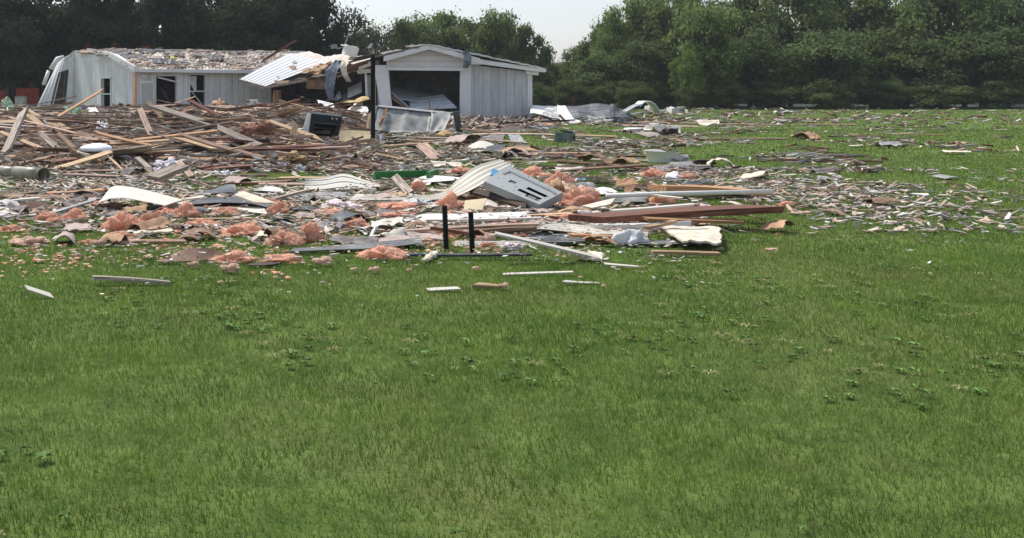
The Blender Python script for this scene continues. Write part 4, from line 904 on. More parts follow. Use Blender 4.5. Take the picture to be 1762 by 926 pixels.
# oven
def oven():
    YO = F * H / (246 - 150)
    o = empty('black_oven', P(555, 246, YO)); tag(o, 'black kitchen oven tipped back in the lumber with an open dark cavity', 'oven')
    fl, fr_, tr2, tl2 = P(529, 243, YO - .05), P(580, 246, YO), P(589, 201, YO + .12), P(536, 195, YO + .12)
    dp_ = Vector((-.12, .62, .05)); n = (fr_ - fl).cross(tl2 - fl).normalized()
    def q(u, v, d=0): return fl * (1 - u) * (1 - v) + fr_ * u * (1 - v) + tr2 * u * v + tl2 * (1 - u) * v + dp_ * d
    mb = MB()
    hu, hv = (.16, .86), (.14, .66); bb = [0, hu[0], hu[1], 1]; cc = [0, hv[0], hv[1], 1]
    for i in range(3):
        for j in range(3):
            if i == 1 and j == 1: continue
            mb.add([q(bb[i], cc[j]), q(bb[i + 1], cc[j]), q(bb[i + 1], cc[j + 1]), q(bb[i], cc[j + 1])], [(0, 1, 2, 3)])
    for (a, b) in (((0, 0), (1, 0)), ((1, 0), (1, 1)), ((1, 1), (0, 1)), ((0, 1), (0, 0))): mb.add([q(*a), q(*b), q(*b, 1), q(*a, 1)], [(0, 1, 2, 3)])
    mb.add([q(0, 0, 1), q(1, 0, 1), q(1, 1, 1), q(0, 1, 1)], [(0, 1, 2, 3)]); body = mb.build('body', M['soot'], o)
    mb = MB(); h = [(hu[0], hv[0]), (hu[1], hv[0]), (hu[1], hv[1]), (hu[0], hv[1])]
    for k in range(4): a, b = h[k], h[(k + 1) % 4]; mb.add([q(*a, .003), q(*b, .003), q(*b, .85), q(*a, .85)], [(0, 1, 2, 3)])
    mb.add([q(*p, .85) for p in h], [(0, 1, 2, 3)]); mb.build('cavity', M['black'], o)
    mb = MB()
    for v in (.35, .5): mb.bar(q(hu[0], v, .1), q(hu[1], v, .1), .015, .015)
    mb.bar(q(hu[0] - .02, hv[1] + .02, -.04), q(hu[1] + .02, hv[1] + .02, -.04), .03, .03); mb.build('rack', M['metal_dark'], o)
    pn = MB().add([q(0, .80, -.03), q(1, .80, -.03), q(1, 1, -.03), q(0, 1, -.03), q(0, .80, .0), q(1, .80, .0), q(1, 1, .0), q(0, 1, .0)], [(0, 1, 2, 3), (0, 1, 5, 4), (2, 3, 7, 6), (1, 2, 6, 5), (0, 3, 7, 4)]).build('control_panel', M['soot'], o)
    for u in (.68, .82): MB().tube([q(u, .9, -.03), q(u, .9, -.09)], .03, 10).build('knob', M['chrome'], pn)
    sl = q(0, 0, .0); patch('side_panel', q(-.01, 0, .0) + Vector((-.25, .3, 0)), q(-.01, 0, .0), q(-.01, 1, .0), q(-.01, .95, 1), M['metal_grey'], 3, 3, None, .01, parent=o)
oven()
def flat(name, pts, Y, m, label, cat, t=.02, dY=.4, group=None, **k):
    """four photo corners a b (near) c d (far/top); the far edge dY deeper"""
    a, b, c, d = pts; yb = [F * H / (max(p[1], 175) - HY) for p in pts]
    Y = Y or min(yb[0], yb[1]); 
    def pt(p, y):
        v = P(p[0], p[1], y)
        return v if v.z > .012 else G(p[0], p[1], .012)
    o = patch(name, pt(a, Y), pt(b, Y), pt(c, Y + dY), pt(d, Y + dY), m, k.get('nu', 8), k.get('nv', 6), k.get('disp'), t, edge=k.get('edge', 0), seed=k.get('seed', 0), smooth=k.get('smooth', False)); tag(o, label, cat, group); return o
flat('plywood_sheet', [(582, 248), (636, 250), (637, 226), (586, 223)], None, M['foamtan'] if False else mat('plywood_pale', (.56, .45, .28), var=.1, scale=6), 'pale plywood panel propped between the oven and the lamp post', 'panel', dY=.25)
flat('dark_trough', [(652, 245), (662, 236), (660, 228), (640, 221)], None, M['metal_dark'], 'dark curled gutter scrap at the lamp post foot', 'gutter scrap', dY=.5, disp=lambda u, v: -.12 * math.sin(u * 3.1), smooth=True)
flat('pale_flap', [(648, 225), (655, 225), (661, 221), (648, 219)], None, M['cream'], 'pale torn flap right behind the lamp post', 'scrap', dY=.5)
flat('teal_cloth', [(594, 248), (620, 249), (617, 245), (597, 244)], None, mat('teal', (.25, .42, .38)), 'pale teal cloth lying at the foot of the plywood panel', 'cloth', dY=.2, disp=lambda u, v: .04 * nz(u * 4, v * 3), smooth=True)

# right of the garage
YR = 50
o = patch('white_tarp', P(912, 195, YR), P(960, 197, YR), P(972, 183, YR + 3), P(914, 181, YR + 3), M['panel_white'], 10, 5, lambda u, v: .06 * nz(u * 4, v * 3), .03, smooth=True); tag(o, 'flat white sheet lying against the right garage corner', 'sheet')
roll = empty('metal_roll', (P(1010, 208, 48).x, 48, 0)); tag(roll, 'big crumpled grey ribbed metal roof section lying folded on the lawn', 'metal roof section')
rib2 = lambda n, a: (lambda u, v: (a if (v * n) % 1 < .2 else 0))
patch('left_flap', P(932, 199, 48.4), P(965, 206, 47.4), P(960, 184, 48.8), P(938, 187, 49.3), M['metal_grey'], 8, 24, lambda u, v: .02 * ((v * 8) % 1 < .3) + .05 * nz(u * 3, v * 3), .03, parent=roll)
M['rollgrey'] = mat('roll_grey', (.15, .155, .165), rough=.55, var=.25, scale=2)
patch('roof_face', P(982, 206, 47.2), P(1050, 209, 46.8), P(1050, 179, 48.8), P(970, 183.5, 49.2), M['rollgrey'], 8, 40, lambda u, v: .022 * ((v * 7) % 1 < .25) + .16 * nz(u * 2.3, v * 2), .03, parent=roll)
patch('roof_end', P(1050, 209, 46.8), P(1086, 210, 47.8), P(1086, 198, 48.6), P(1050, 179, 48.9), M['rollgrey'], 8, 24, lambda u, v: .02 * ((v * 6) % 1 < .25) + .18 * nz(u * 3, v * 2, 3), .03, parent=roll)
patch('dark_hem', P(1040, 211, 46.6), P(1088, 212, 47.4), P(1086, 201, 47.7), P(1042, 203, 46.9), M['metal_dark'], 12, 4, lambda u, v: .12 * nz(u * 5, v * 2, 7), .03, parent=roll, edge=.08)
wc = strip('white_sheet_cloth', [(P(966, 182, 49), 14 * .027), (P(969, 192, 48.0), 20 * .026), (P(975, 204, 46.6), 24 * .026), (P(990, 213, 45.3), 44 * .025)], 0, M['cloth_white'], 'white cloth draped down over the grey metal roof section', 'cloth', seed=12, wob=.05)
pl_ = MB().tube([G(868, 212, .12), G(990, 206.5, .25)], .035, 6).build('black_pole', M['black']); tag(pl_, 'long thin black pole lying before the right garage corner', 'pole')
for i, (pts, m, lab) in enumerate([([(835, 209), (880, 212), (882, 203), (845, 200)], 'metal_grey', 'grey crumpled roofing heap before the right garage wall'), ([(895, 219), (945, 222), (935, 213), (890, 212)], 'metal_grey', 'blue-grey crumpled roofing sheet right of the roofing heap'),
        ([(835, 240), (866, 240), (868, 231), (843, 230)], 'shingle', 'square grey-brown shingle slab left of the blue-grey slab'), ([(882, 246), (906, 246), (894, 231), (873, 231)], 'metal_mid', 'blue-grey slab lying before the green box'),
        ([(905, 214), (955, 216), (950, 210), (910, 209)], 'orange', 'orange plank stack behind the black pole'), ([(1040, 245), (1068, 245), (1076, 241), (1050, 240)], 'panel_white', 'thin white square tile on the open grass'),
        ([(1044, 281), (1063, 280), (1054, 270), (1042, 273)], 'concrete', 'diamond shaped plaster piece on the grass'), ([(1155, 287), (1220, 288), (1225, 278), (1158, 278)], 'metal_grey', 'grey flat sheet before the white tub at the right edge'),
        ([(1116, 291), (1190, 294), (1185, 284), (1125, 284)], 'shingle', 'grey shingle sheet under the white tub'), ([(960, 293), (1010, 292), (1000, 286), (955, 287)], 'concrete', 'grey fibre board behind the pink insulation roll'),
        ([(1070, 226), (1118, 224), (1115, 219), (1075, 220)], 'panel_white', 'long pale green sheet near the right edge'), ([(1105, 215), (1133, 213), (1132, 206), (1118, 208)], 'panel_white', 'small white folded board before the metal arch'),
        ([(382, 270), (421, 270), (410, 262), (381, 263)], 'panel_white', 'thin white tile lying on the front of the heap'), ([(313, 191), (362, 197), (352, 190), (317, 183)], 'panel_white', 'pale grey sheet lying below the window'),
        ([(283, 192), (310, 195), (314, 184), (290, 181)], 'orange', 'orange panel lying at the doorway threshold'), ([(372, 193), (412, 203), (402, 190), (392, 187)], 'panel_white', 'bright white sheet with pointed corner before the house wall'),
        ([(262, 315), (280, 317), (284, 309), (268, 307)], 'pink', 'small pinkish square board in front of the thick grey timber'), ([(0, 371), (30, 369), (50, 360), (0, 352)], 'concrete', 'grey slab at the left edge of the middle lawn'),
        ([(540, 391), (585, 393), (592, 382), (545, 381)], 'shingle', 'grey-brown square shingle slab among the pink tufts'), ([(440, 405), (490, 411), (480, 400), (447, 397)], 'cream', 'cream board corner between pink tufts'),
        ([(680, 412), (765, 412), (758, 390), (700, 388)], 'pinkslab', 'wide grey-pink board left of the black stub posts'), ([(110, 395), (160, 392), (150, 384), (112, 385)], 'pinkslab', 'grey-pink slab left of the round pink lump'),
        ([(230, 402), (300, 396), (290, 391), (245, 394)], 'cream', 'cream strip board in front of the round pink lump'), ([(985, 441), (1035, 446), (1040, 436), (1012, 430)], 'cream', 'torn cream plaster scrap beside the end of the diagonal board'),
        ([(725, 447), (750, 441), (755, 431), (742, 432)], 'cream', 'torn cream scrap left of the left stub post'), ([(1175, 414), (1240, 416), (1240, 391), (1136, 388)], 'cream', 'large cream triangular panel at the right edge'),
        ([(630, 368), (680, 370), (680, 360), (630, 361)], 'shingle', 'grey board under pink tufts left of the stub posts')]):
    if m == 'pinkslab': mm = M.setdefault('pinkslab', mat('pinkslab', (.40, .31, .27), var=.12, scale=5))
    else: mm = M[m]
    th = [(P(p[0], p[1], 1)) for p in pts]
    a, b, c, d = [G(p[0], p[1], .05 if i != 25 else .12) for p in pts]
    o = patch('loose_sheet', a, b, c, d, mm, 10, 6, lambda u, v, i=i: .05 * nz(u * 3, v * 3, i * 2) * (2 if i in (0, 1) else .6), .02, edge=.05, seed=i * 3); tag(o, lab, 'panel', 'loose flat panels on the lawn')
    if heap_h(a.x, a.y) > .1: o.location.z += 0; o.location = o.location * 1
# lift the panels that lie on the heap, keeping their size
# bent arch
def arch():
    o = empty('bent_metal_arch', (P(1110, 195, 58).x, 58, 0)); tag(o, 'pale sheet metal bent into an arch far right near the tree line', 'metal scrap')
    def tp(pts, w, Y, name, m):
        prof = [P(x, y, Y) for x, y in pts]; wv = Vector((0, w, 0)); vs = []; fs = []
        for p in prof: vs += [p, p + wv]
        for p in prof: vs += [p - Vector((0, 0, .05)), p + wv - Vector((0, 0, .05))]
        n = len(prof); k2 = 2 * n
        for k in range(n - 1): a = 2 * k; fs += [(a, a + 1, a + 3, a + 2), (k2 + a, k2 + a + 2, k2 + a + 3, k2 + a + 1), (a, a + 2, k2 + a + 2, k2 + a), (a + 1, k2 + a + 1, k2 + a + 3, a + 3)]
        meshobj(name, vs, fs, m, o, smooth=True)
    tp([(1078, 193), (1092, 184), (1103, 179)], 1.2, 57, 'left_blade', M['metal_grey']); tp([(1103, 181), (1110, 174.5), (1120, 174), (1128, 179), (1133, 186), (1136, 194)], 1.4, 57.5, 'arch_band', M['panel_white'])
    tp([(1090, 197), (1108, 193), (1122, 193), (1136, 198)], 1.2, 56, 'low_band', M['metal_grey'])
arch()
for i, (x, y, w, h, m, lab) in enumerate([(1155, 190, 10, 11, 'panel_white', 'small white appliance shell far right by the tree line'), (1168, 191, 9, 10, 'metal_grey', 'small grey metal shell right of the white appliance shell'), (1117, 186, 10, 8, 'panel_white', 'crumpled white scrap under the metal arch')]):
    Y = F * H / (y + h / 2 - 150 + 1); s_ = Y / F; c = P(x, y, Y); mb = MB()
    mb.box((c.x, c.y, h * s_ / 2), (w * s_, .5, h * s_ * .95), Euler((.1, .15, .4))); mb.box((c.x + .1, c.y - .1, h * s_ * .95), (w * s_ * .7, .4, .08), Euler((.2, .3, .6))); tag(mb.build('appliance_shell', M[m]), lab, 'appliance', 'white wreckage shells at the far right')
# dark green open box
def openbox(name, a, b, c, depth, m, m2, label, cat):
    """a: left-front base px, b: front corner base px, c: right base px; hollow box open at the top"""
o = empty('green_box', (G(970, 246).x, G(970, 246).y, 0)); tag(o, 'dark green metal box with open lid sitting on the far lawn', 'box')
gY = G(970, 246).y; s_ = gY / F
rot = Euler((0, 0, -.5)); bw_, bd_, bh_ = .47, .36, 17 * s_
cb_ = Vector((G(968, 244).x, gY + .25, 0)); R3 = rot.to_matrix()
mb = MB()
for (cx, cy, sx, sy) in ((0, -bd_ / 2, bw_, .03), (0, bd_ / 2, bw_, .03), (-bw_ / 2, 0, .03, bd_ - .04), (bw_ / 2, 0, .03, bd_ - .04)): mb.box(cb_ + R3 @ Vector((cx, cy, bh_ / 2)), (sx, sy, bh_), rot)
mb.box(cb_ + Vector((0, 0, .03)), (bw_ - .05, bd_ - .05, .04), rot); mb.build('box_body', M['greenbox'], o)
MB().box(cb_ + R3 @ Vector((.04, .04, bh_ + .035)), (bw_ * .9, bd_ * .9, .02), Euler((-.15, .12, -.5))).build('lid', M['greenbox'], o)
MB().box(cb_ + R3 @ Vector((bw_ / 2 + .02, 0, bh_ * .45)), (.02, bd_ * .6, bh_ * .55), rot).build('side_panel', M['cardin'], o)  # dark sheet standing in for the shaded inside at the open right face
# tub
def tub():
    c = G(1150, 280); o = empty('white_tub', c); o.location.z = 0; tag(o, 'broken white oval tub lying open on the grass', 'tub'); s_ = c.y / F
    vs = []; fs = []; n = 28; prof = [(.88, 0), (1, 19 * s_), (1.03, 19.5 * s_), (.97, 19 * s_), (.86, .04)]
    for (r, z) in prof:
        for i in range(n): a = 2 * math.pi * i / n; h = 1 - .55 * ss(-.2, .9, math.cos(a)) if z > .05 else 1; vs.append((c.x + math.cos(a) * r * 37 * s_, c.y + .1 + math.sin(a) * r * .42, z * h + .01))
    for k in range(len(prof) - 1):
        for i in range(n): j = (i + 1) % n; fs.append((k * n + i, k * n + j, (k + 1) * n + j, (k + 1) * n + i))
    fs.append(tuple((len(prof) - 1) * n + i for i in range(n))); meshobj('shell', vs, fs, M['panel_white'], o, smooth=True)
    patch('torn_rim', P(1155, 275, c.y - .35), P(1190, 279, c.y - .3), P(1182, 266, c.y), P(1150, 265, c.y), M['metal_grey'], 6, 4, lambda u, v: .05 * nz(u * 3, v * 3), .012, parent=o, edge=.05)
tub()
# long white gutter piece right of the tub
flat('gutter_piece', [(1155, 286), (1222, 284), (1222, 276), (1153, 279)], None, M['metal_cream'], 'pale gutter length lying right of the white tub', 'gutter', dY=.12, disp=lambda u, v: -.05 * math.sin(v * 3.1))

# green strip
gs = MB().bar(G(645, 304, .09), P(738, 301, G(645, 304, .09).y + .6), .06, .17).bar(P(736, 301, 17.4), P(753, 296, 18.2), .05, .10).build('green_board', M['greenpaint']); tag(gs, 'bright green painted board lying on edge in the grass', 'board')
# culvert pipe
def pipe():
    c1 = G(72, 313); r = 12 * c1.y / F * 1.02; Yp = c1.y + r; o = empty('green_pipe', (P(40, 302, Yp).x, Yp, 0)); tag(o, 'fat grey-green pipe with flared collar lying at the left edge', 'pipe')
    def cyl(name, x0, x1, r0, r1, m, inner=True, y1=0):
        n = 32; a0 = Vector((P(x0, 302, Yp).x, Yp + .25 * (72 - x0) / 72, r)); a1 = Vector((P(x1, 302, Yp).x, Yp + .25 * (72 - x1) / 72, r)); d = (a1 - a0).normalized(); s1 = d.cross(Vector((0, 0, 1))).normalized(); s2 = s1.cross(d)
        rings = [(a0, r0), (a0 + d * .03, r0 * 1.0), (a0 + (a1 - a0) * .5, r1), (a1, r1), (a1, r1 * .9), (a0, r0 * .88)] ; vs = []; fs = []
        for (p, rr) in rings:
            for i in range(n): t = 2 * math.pi * i / n; vs.append(p + s1 * math.cos(t) * rr + s2 * math.sin(t) * rr)
        for k in range(len(rings) - 1):
            for i in range(n): j = (i + 1) % n; fs.append((k * n + i, k * n + j, (k + 1) * n + j, (k + 1) * n + i))
        return meshobj(name, vs, fs, m, o, smooth=True)
    cyl('barrel', -60, 16, r * .82, r * .82, M['pipe']); cyl('collar', 10, 78, r * .97, r * .97, M['pipe']); cyl('rim', 76, 85, r * 1.03, r * 1.03, mat('pipe_rim', (.14, .135, .10), var=.2))
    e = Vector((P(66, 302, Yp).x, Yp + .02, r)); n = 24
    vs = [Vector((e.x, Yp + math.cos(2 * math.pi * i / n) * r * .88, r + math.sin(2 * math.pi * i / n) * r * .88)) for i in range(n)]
    meshobj('bore_shade', vs, [tuple(range(n))], M['black'], o)  # flat black disc in place of the shade inside the bore
    o.rotation_euler = (0, 0, 0)
    return o
pp = pipe(); pv = pp.location.copy(); pp.rotation_euler = (0, 0, -.32)

# slotted grey enamel panel
def slotted():
    Y = 13.6; a, b, c, d = P(833, 312, Y + .35), P(928, 352, Y - .35), P(968, 331, Y + .1), P(876, 285, Y + .75)
    o = empty('slotted_panel', (P(905, 345, Y).x, Y, 0)); tag(o, 'pale grey metal panel with slots tilted on the debris', 'appliance panel')
    q = lambda u, v, k=0: a * (1 - u) * (1 - v) + b * u * (1 - v) + c * u * v + d * (1 - u) * v + nrm * k
    nrm = (b - a).cross(d - a).normalized(); nrm = nrm if nrm.z > 0 else -nrm
    us = [0, .05, .12, .22, .34, .44, .52, .60, .88, .95, 1]; vs_ = [0, .06, .16, .30, .36, .44, .52, .66, .72, .80, .84, .9, 1]
    holes = [(.52, .60, .16, .44), (.60, .88, .16, .36), (.52, .88, .52, .72)]
    holes = [(.58, .93, .42, .54), (.52, .70, .20, .31), (.70, .92, .10, .31)]
    us = sorted(set([0, 1] + [h[i] for h in holes for i in (0, 1)] + [.27, .38])); vs_ = sorted(set([0, 1] + [h[i] for h in holes for i in (2, 3)] + [.38, .5]))
    holes.append((.27, .38, .38, .5)); mb = MB(); ns_ = []
    for i in range(len(us) - 1):
        for j in range(len(vs_) - 1):
            uu, vv = (us[i] + us[i + 1]) / 2, (vs_[j] + vs_[j + 1]) / 2
            if any(h[0] < uu < h[1] and h[2] < vv < h[3] for h in holes): continue
            mb.add([q(us[i], vs_[j]), q(us[i + 1], vs_[j]), q(us[i + 1], vs_[j + 1]), q(us[i], vs_[j + 1])], [(0, 1, 2, 3)])
    for (p0, p1) in (((0, 0), (1, 0)), ((1, 0), (1, 1)), ((1, 1), (0, 1)), ((0, 1), (0, 0))): mb.add([q(*p0), q(*p1), q(*p1, -.11), q(*p0, -.11)], [(0, 1, 2, 3)])
    mb.build('face', M['panelgrey'], o)
    mb = MB(); mb.add([q(.02, .02, -.1), q(.98, .02, -.1), q(.98, .98, -.1), q(.02, .98, -.1)], [(0, 1, 2, 3)]); mb.build('shade_back', M['black'], o)  # black sheet that paints the shade seen through the slots
    mb = MB()
    for (p0, p1) in (((.10, .80), (.95, .80)), ((.10, .80), (.09, .58)), ((.95, .80), (.95, .74))): mb.bar(q(*p0, .004), q(*p1, .004), .035, .012, up=nrm)
    mb.build('raised_rim', M['metal_grey'], o)
    mb = MB()
    for (u, v) in ((.1, .35), (.3, .1), (.5, .12), (.1, .95), (.95, .5), (.6, .93), (.4, .93), (.45, .3), (.8, .9), (.15, .7)): mb.box(q(u, v, .003), (.009, .009, .008))
    mb.build('bolts', M['metal_dark'], o)
    mb = MB()
    for k in range(5): mb.bar(q(.282 + k * .022, .385, -.02), q(.282 + k * .022, .495, -.02), .012, .012, up=nrm)
    mb.build('vent_louvre', M['panelgrey'], o)
    mb = MB(); rr = random.Random(3)
    for k in range(9): u = .72 + k * .02; mb.bar(q(u, .11, -.02), q(u + rr.uniform(-.02, .03), .30, -.03), .02, .012, up=nrm)
    mb.build('torn_louvre', M['metal_grey'], o)
slotted()
flat('blue_packet', [(844, 301), (852, 302), (858, 293), (847, 290)], 14.2, M['bluebit'], 'light blue packet tucked behind the slotted panel', 'packet', dY=.1)
flat('blue_scrap', [(992, 311), (1008, 309), (1007, 305), (996, 306)], None, M['bluebit'], 'blue scrap on white paper right of the pink insulation roll', 'scrap', dY=.3)

# long bent cream siding sheet (curves up behind the panel)
def curved_sheet(name, path, m, label, cat, ribs_n=4, rib=.008, t=.006, group=None, steps=6):
    """path: list of (near px,py, far px,py, Ynear, Yfar) stations along the sheet, smoothly joined"""
    st = [(P(a, b, Y0), P(c, d, Y1)) for (a, b, c, d, Y0, Y1) in path]; out = []
    for k in range(len(st) - 1):
        for q in range(steps if k < len(st) - 2 else steps + 1):
            u = q / steps; g = lambda i, j: st[min(max(i, 0), len(st) - 1)][j]
            row = []
            for j in (0, 1):
                p0, p1, p2, p3 = g(k - 1, j), g(k, j), g(k + 1, j), g(k + 2, j)
                row.append(.5 * ((2 * p1) + (p2 - p0) * u + (2 * p0 - 5 * p1 + 4 * p2 - p3) * u * u + (3 * p1 - p0 - 3 * p2 + p3) * u ** 3))
            out.append(row)
    K = ribs_n * 5; vs = []; fs = []
    for (a, b) in out:
        for j in range(K + 1):
            v = j / K; p = a.lerp(b, v); p.z = max(p.z, .035) + (rib if (j % 5) in (0, 1) else 0); vs.append(p)
    N0 = len(vs); vs += [v - Vector((0, 0, t)) for v in vs]; n = len(out)
    for k in range(n - 1):
        for j in range(K):
            a, b, c, d = k * (K + 1) + j, k * (K + 1) + j + 1, (k + 1) * (K + 1) + j + 1, (k + 1) * (K + 1) + j
            fs += [(a, d, c, b), (a + N0, b + N0, c + N0, d + N0)]
        for j in (0, K): a, d = k * (K + 1) + j, (k + 1) * (K + 1) + j; fs.append((a, d, d + N0, a + N0))
    for k in (0, n - 1):
        for j in range(K): a = k * (K + 1) + j; fs.append((a, a + 1, a + 1 + N0, a + N0))
    o = meshobj(name, vs, fs, [m, M['metal_dark']])
    if ribs_n >= 3:
        cnt = 0
        for k in range(n - 1):
            for j in range(K): 
                if j % 5 == 2: o.data.polygons[cnt].material_index = 1
                cnt += 2
            cnt += 2
    tag(o, label, cat, group); return o
def seam(m, col=(.05, .05, .045)): return m
curved_sheet('bent_siding_sheet', [(600, 352, 612, 343, 14.2, 15.0), (680, 351, 690, 344, 14.2, 14.8), (765, 346, 760, 335, 14.2, 14.9), (800, 336, 785, 315, 14.2, 15.1), (845, 312, 820, 290, 14.4, 15.3), (885, 290, 862, 277, 14.8, 15.6)],
    M['metal_cream'], 'long ribbed cream siding sheet curling up behind the slotted panel', 'siding', ribs_n=4, rib=.035)
curved_sheet('curved_white_sheet', [(158, 362, 172, 352, 13.3, 13.7), (176, 346, 192, 322, 13.2, 13.9), (206, 340, 226, 322, 13.2, 14.0), (246, 346, 262, 330, 13.2, 13.9), (285, 354, 312, 343, 13.2, 13.8), (310, 361, 335, 352, 13.3, 13.7)],
    M['metal_cream'], 'big white metal sheet arched up over the left middle debris', 'metal sheet', ribs_n=2, rib=0)
curved_sheet('ribbed_strip', [(248, 371, 262, 365, 12.9, 13.2), (285, 355, 300, 350, 13.0, 13.5), (318, 345, 335, 340, 13.1, 13.6), (345, 342, 352, 338, 13.2, 13.6)], M['metal_cream'], 'narrow ribbed cream siding strip rising to the black bent sheet', 'siding', ribs_n=3, rib=.012)
curved_sheet('black_bent_sheet', [(325, 335, 340, 332, 15.2, 15.6), (365, 333, 372, 324, 15.2, 15.8), (398, 331, 392, 317, 15.2, 15.8), (408, 335, 405, 318, 15.2, 15.6)], M['metal_dark'], 'black bent metal sheet with upturned corner in the left middle', 'metal sheet', ribs_n=2, rib=.0)
curved_sheet('dark_folded_sheet', [(310, 355, 330, 344, 13.6, 14.2), (375, 350, 385, 340, 13.6, 14.4), (430, 352, 425, 342, 13.6, 14.2), (465, 360, 462, 354, 13.3, 13.6)], M['metal_dark'], 'dark grey folded sheet lying below the black bent sheet', 'metal sheet', ribs_n=2, rib=.01)
curved_sheet('grey_sheet', [(325, 360, 335, 353, 13.3, 13.8), (390, 361, 395, 352, 13.3, 13.9), (460, 368, 455, 358, 12.8, 13.4)], M['metal_cream'], 'pale grey flat sheet under the dark folded sheet', 'metal sheet', ribs_n=2, rib=0)
curved_sheet('cream_curl', [(523, 330, 525, 308, 15.9, 16.2), (550, 331, 560, 306, 15.7, 16.8), (590, 327, 592, 300, 15.9, 17.4), (625, 325, 625, 310, 16.2, 17.2), (655, 322, 650, 317, 16.4, 17.0)], M['metal_cream'], 'cream metal sheet curled up left of the green board', 'metal sheet', ribs_n=3, rib=.01)
curved_sheet('trough', [(500, 342, 505, 336, 14.9, 15.2), (530, 345, 535, 332, 14.7, 15.3), (580, 344, 580, 330, 14.7, 15.3), (612, 341, 608, 334, 14.9, 15.2)], M['metal_mid'], 'pale curved metal trough before the cream curl', 'metal sheet', ribs_n=2, rib=0)
curved_sheet('white_fold', [(706, 317, 716, 308, 17, 17.4), (730, 314, 735, 302, 17, 17.7), (770, 311, 765, 303, 17, 17.5), (805, 308, 795, 306, 17.2, 17.5)], M['panel_white'], 'white metal fold lying right of the green board', 'metal sheet', ribs_n=2, rib=0)
curved_sheet('white_gutter', [(690, 385, 700, 375, 12.2, 12.6), (730, 384, 735, 368, 12.1, 12.6), (790, 378, 790, 368, 12.3, 12.7), (850, 376, 850, 366, 12.3, 12.7), (915, 376, 910, 364, 12.4, 12.8)], M['panel_white'], 'wavy white gutter sheet behind the two black stub posts', 'gutter', ribs_n=2, rib=0)
curved_sheet('grey_gutter', [(497, 440, 505, 434, 9.9, 10.1), (560, 434, 560, 426, 10.0, 10.2), (650, 428, 650, 418, 10.1, 10.35), (728, 420, 724, 411, 10.3, 10.6)], M['metal_mid'], 'long grey-green gutter lying left of the stub posts', 'gutter', ribs_n=3, rib=.012)
curved_sheet('cream_siding_bundle', [(905, 408, 930, 400, 11.1, 11.3), (925, 397, 945, 387, 11.0, 11.5), (980, 402, 980, 388, 11.0, 11.6), (1030, 408, 1030, 394, 10.9, 11.5), (1068, 411, 1068, 400, 10.9, 11.4)], M['metal_cream'], 'bundle of ribbed cream siding left of the plastic bag', 'siding', ribs_n=3, rib=.02)
curved_sheet('cream_siding_bundle', [(1050, 416, 1052, 403, 10.7, 11.2), (1080, 418, 1080, 404, 10.7, 11.2), (1115, 418, 1115, 408, 10.7, 11.2)], M['metal_cream'], 'short ribbed cream siding piece behind the plastic bag', 'siding', ribs_n=3, rib=.02)
curved_sheet('curved_grey_sheet', [(900, 409, 912, 403, 10.9, 11.1), (922, 413, 935, 396, 10.8, 11.2), (955, 414, 955, 396, 10.8, 11.3)], M['metal_mid'], 'grey sheet curved under the cream siding bundle', 'metal sheet', ribs_n=2, rib=0)
curved_sheet('crumpled_sheet', [(930, 424, 940, 412, 10.4, 10.8), (960, 422, 965, 408, 10.4, 11), (985, 424, 982, 409, 10.4, 11), (1007, 422, 1005, 403, 10.5, 11)], M['metal_mid'], 'crumpled ribbed grey siding below the cream bundle', 'siding', ribs_n=5, rib=.03)
curved_sheet('steel_flashing', [(1066, 427, 1072, 423, 10.4, 10.5), (1130, 425, 1130, 419, 10.4, 10.6), (1200, 425, 1200, 415, 10.4, 10.7), (1236, 425, 1236, 414, 10.4, 10.7)], M['metal_grey'], 'long blue-grey steel flashing before the plastic bag', 'flashing', ribs_n=2, rib=.01)
curved_sheet('white_hood', [(1012, 336, 1016, 328, 15.4, 15.8), (1036, 334, 1034, 322, 15.3, 16.0), (1063, 330, 1052, 324, 15.5, 15.9)], M['panel_white'], 'white rounded metal piece right of the pink insulation roll', 'metal sheet', ribs_n=2, rib=0)
curved_sheet('cream_curved_scrap', [(803, 257, 808, 250, 26.6, 27), (822, 255, 828, 242, 26.5, 27.4), (845, 258, 850, 248, 26.5, 27.2)], M['metal_cream'], 'cream curved sheet on the grass before the garage', 'metal sheet', ribs_n=2, rib=0)
curved_sheet('brown_curled_scrap', [(832, 262, 838, 252, 25.6, 26.2), (855, 260, 855, 249, 25.6, 26.4), (870, 260, 868, 250, 25.6, 26.2)], M['metal_dark'], 'dark brown curled sheet joined to the cream curved sheet', 'metal sheet', ribs_n=2, rib=0)
curved_sheet('siding_panel', [(1030, 352, 1040, 340, 14, 14.4), (1070, 350, 1075, 338, 14, 14.6), (1110, 349, 1115, 339, 14, 14.5)], M['metal_mid'], 'grey corrugated sheet under the long white pipe', 'siding', ribs_n=4, rib=.02)
curved_sheet('cream_siding_left', [(435, 332, 440, 326, 15.6, 16), (455, 333, 458, 323, 15.6, 16.4), (490, 337, 485, 329, 15.3, 16)], M['metal_cream'], 'small ridged cream siding piece right of the black bent sheet', 'siding', ribs_n=3, rib=.02)
wp = MB().tube([G(1043, 337, .12), P(1130, 334, G(1043, 337, .12).y), P(1330, 329.5, G(1043, 337, .12).y + .1)], .032, 12).build('white_pipe', M['panel_white'], smooth=True); tag(wp, 'long white pipe lying level at the right edge', 'pipe')
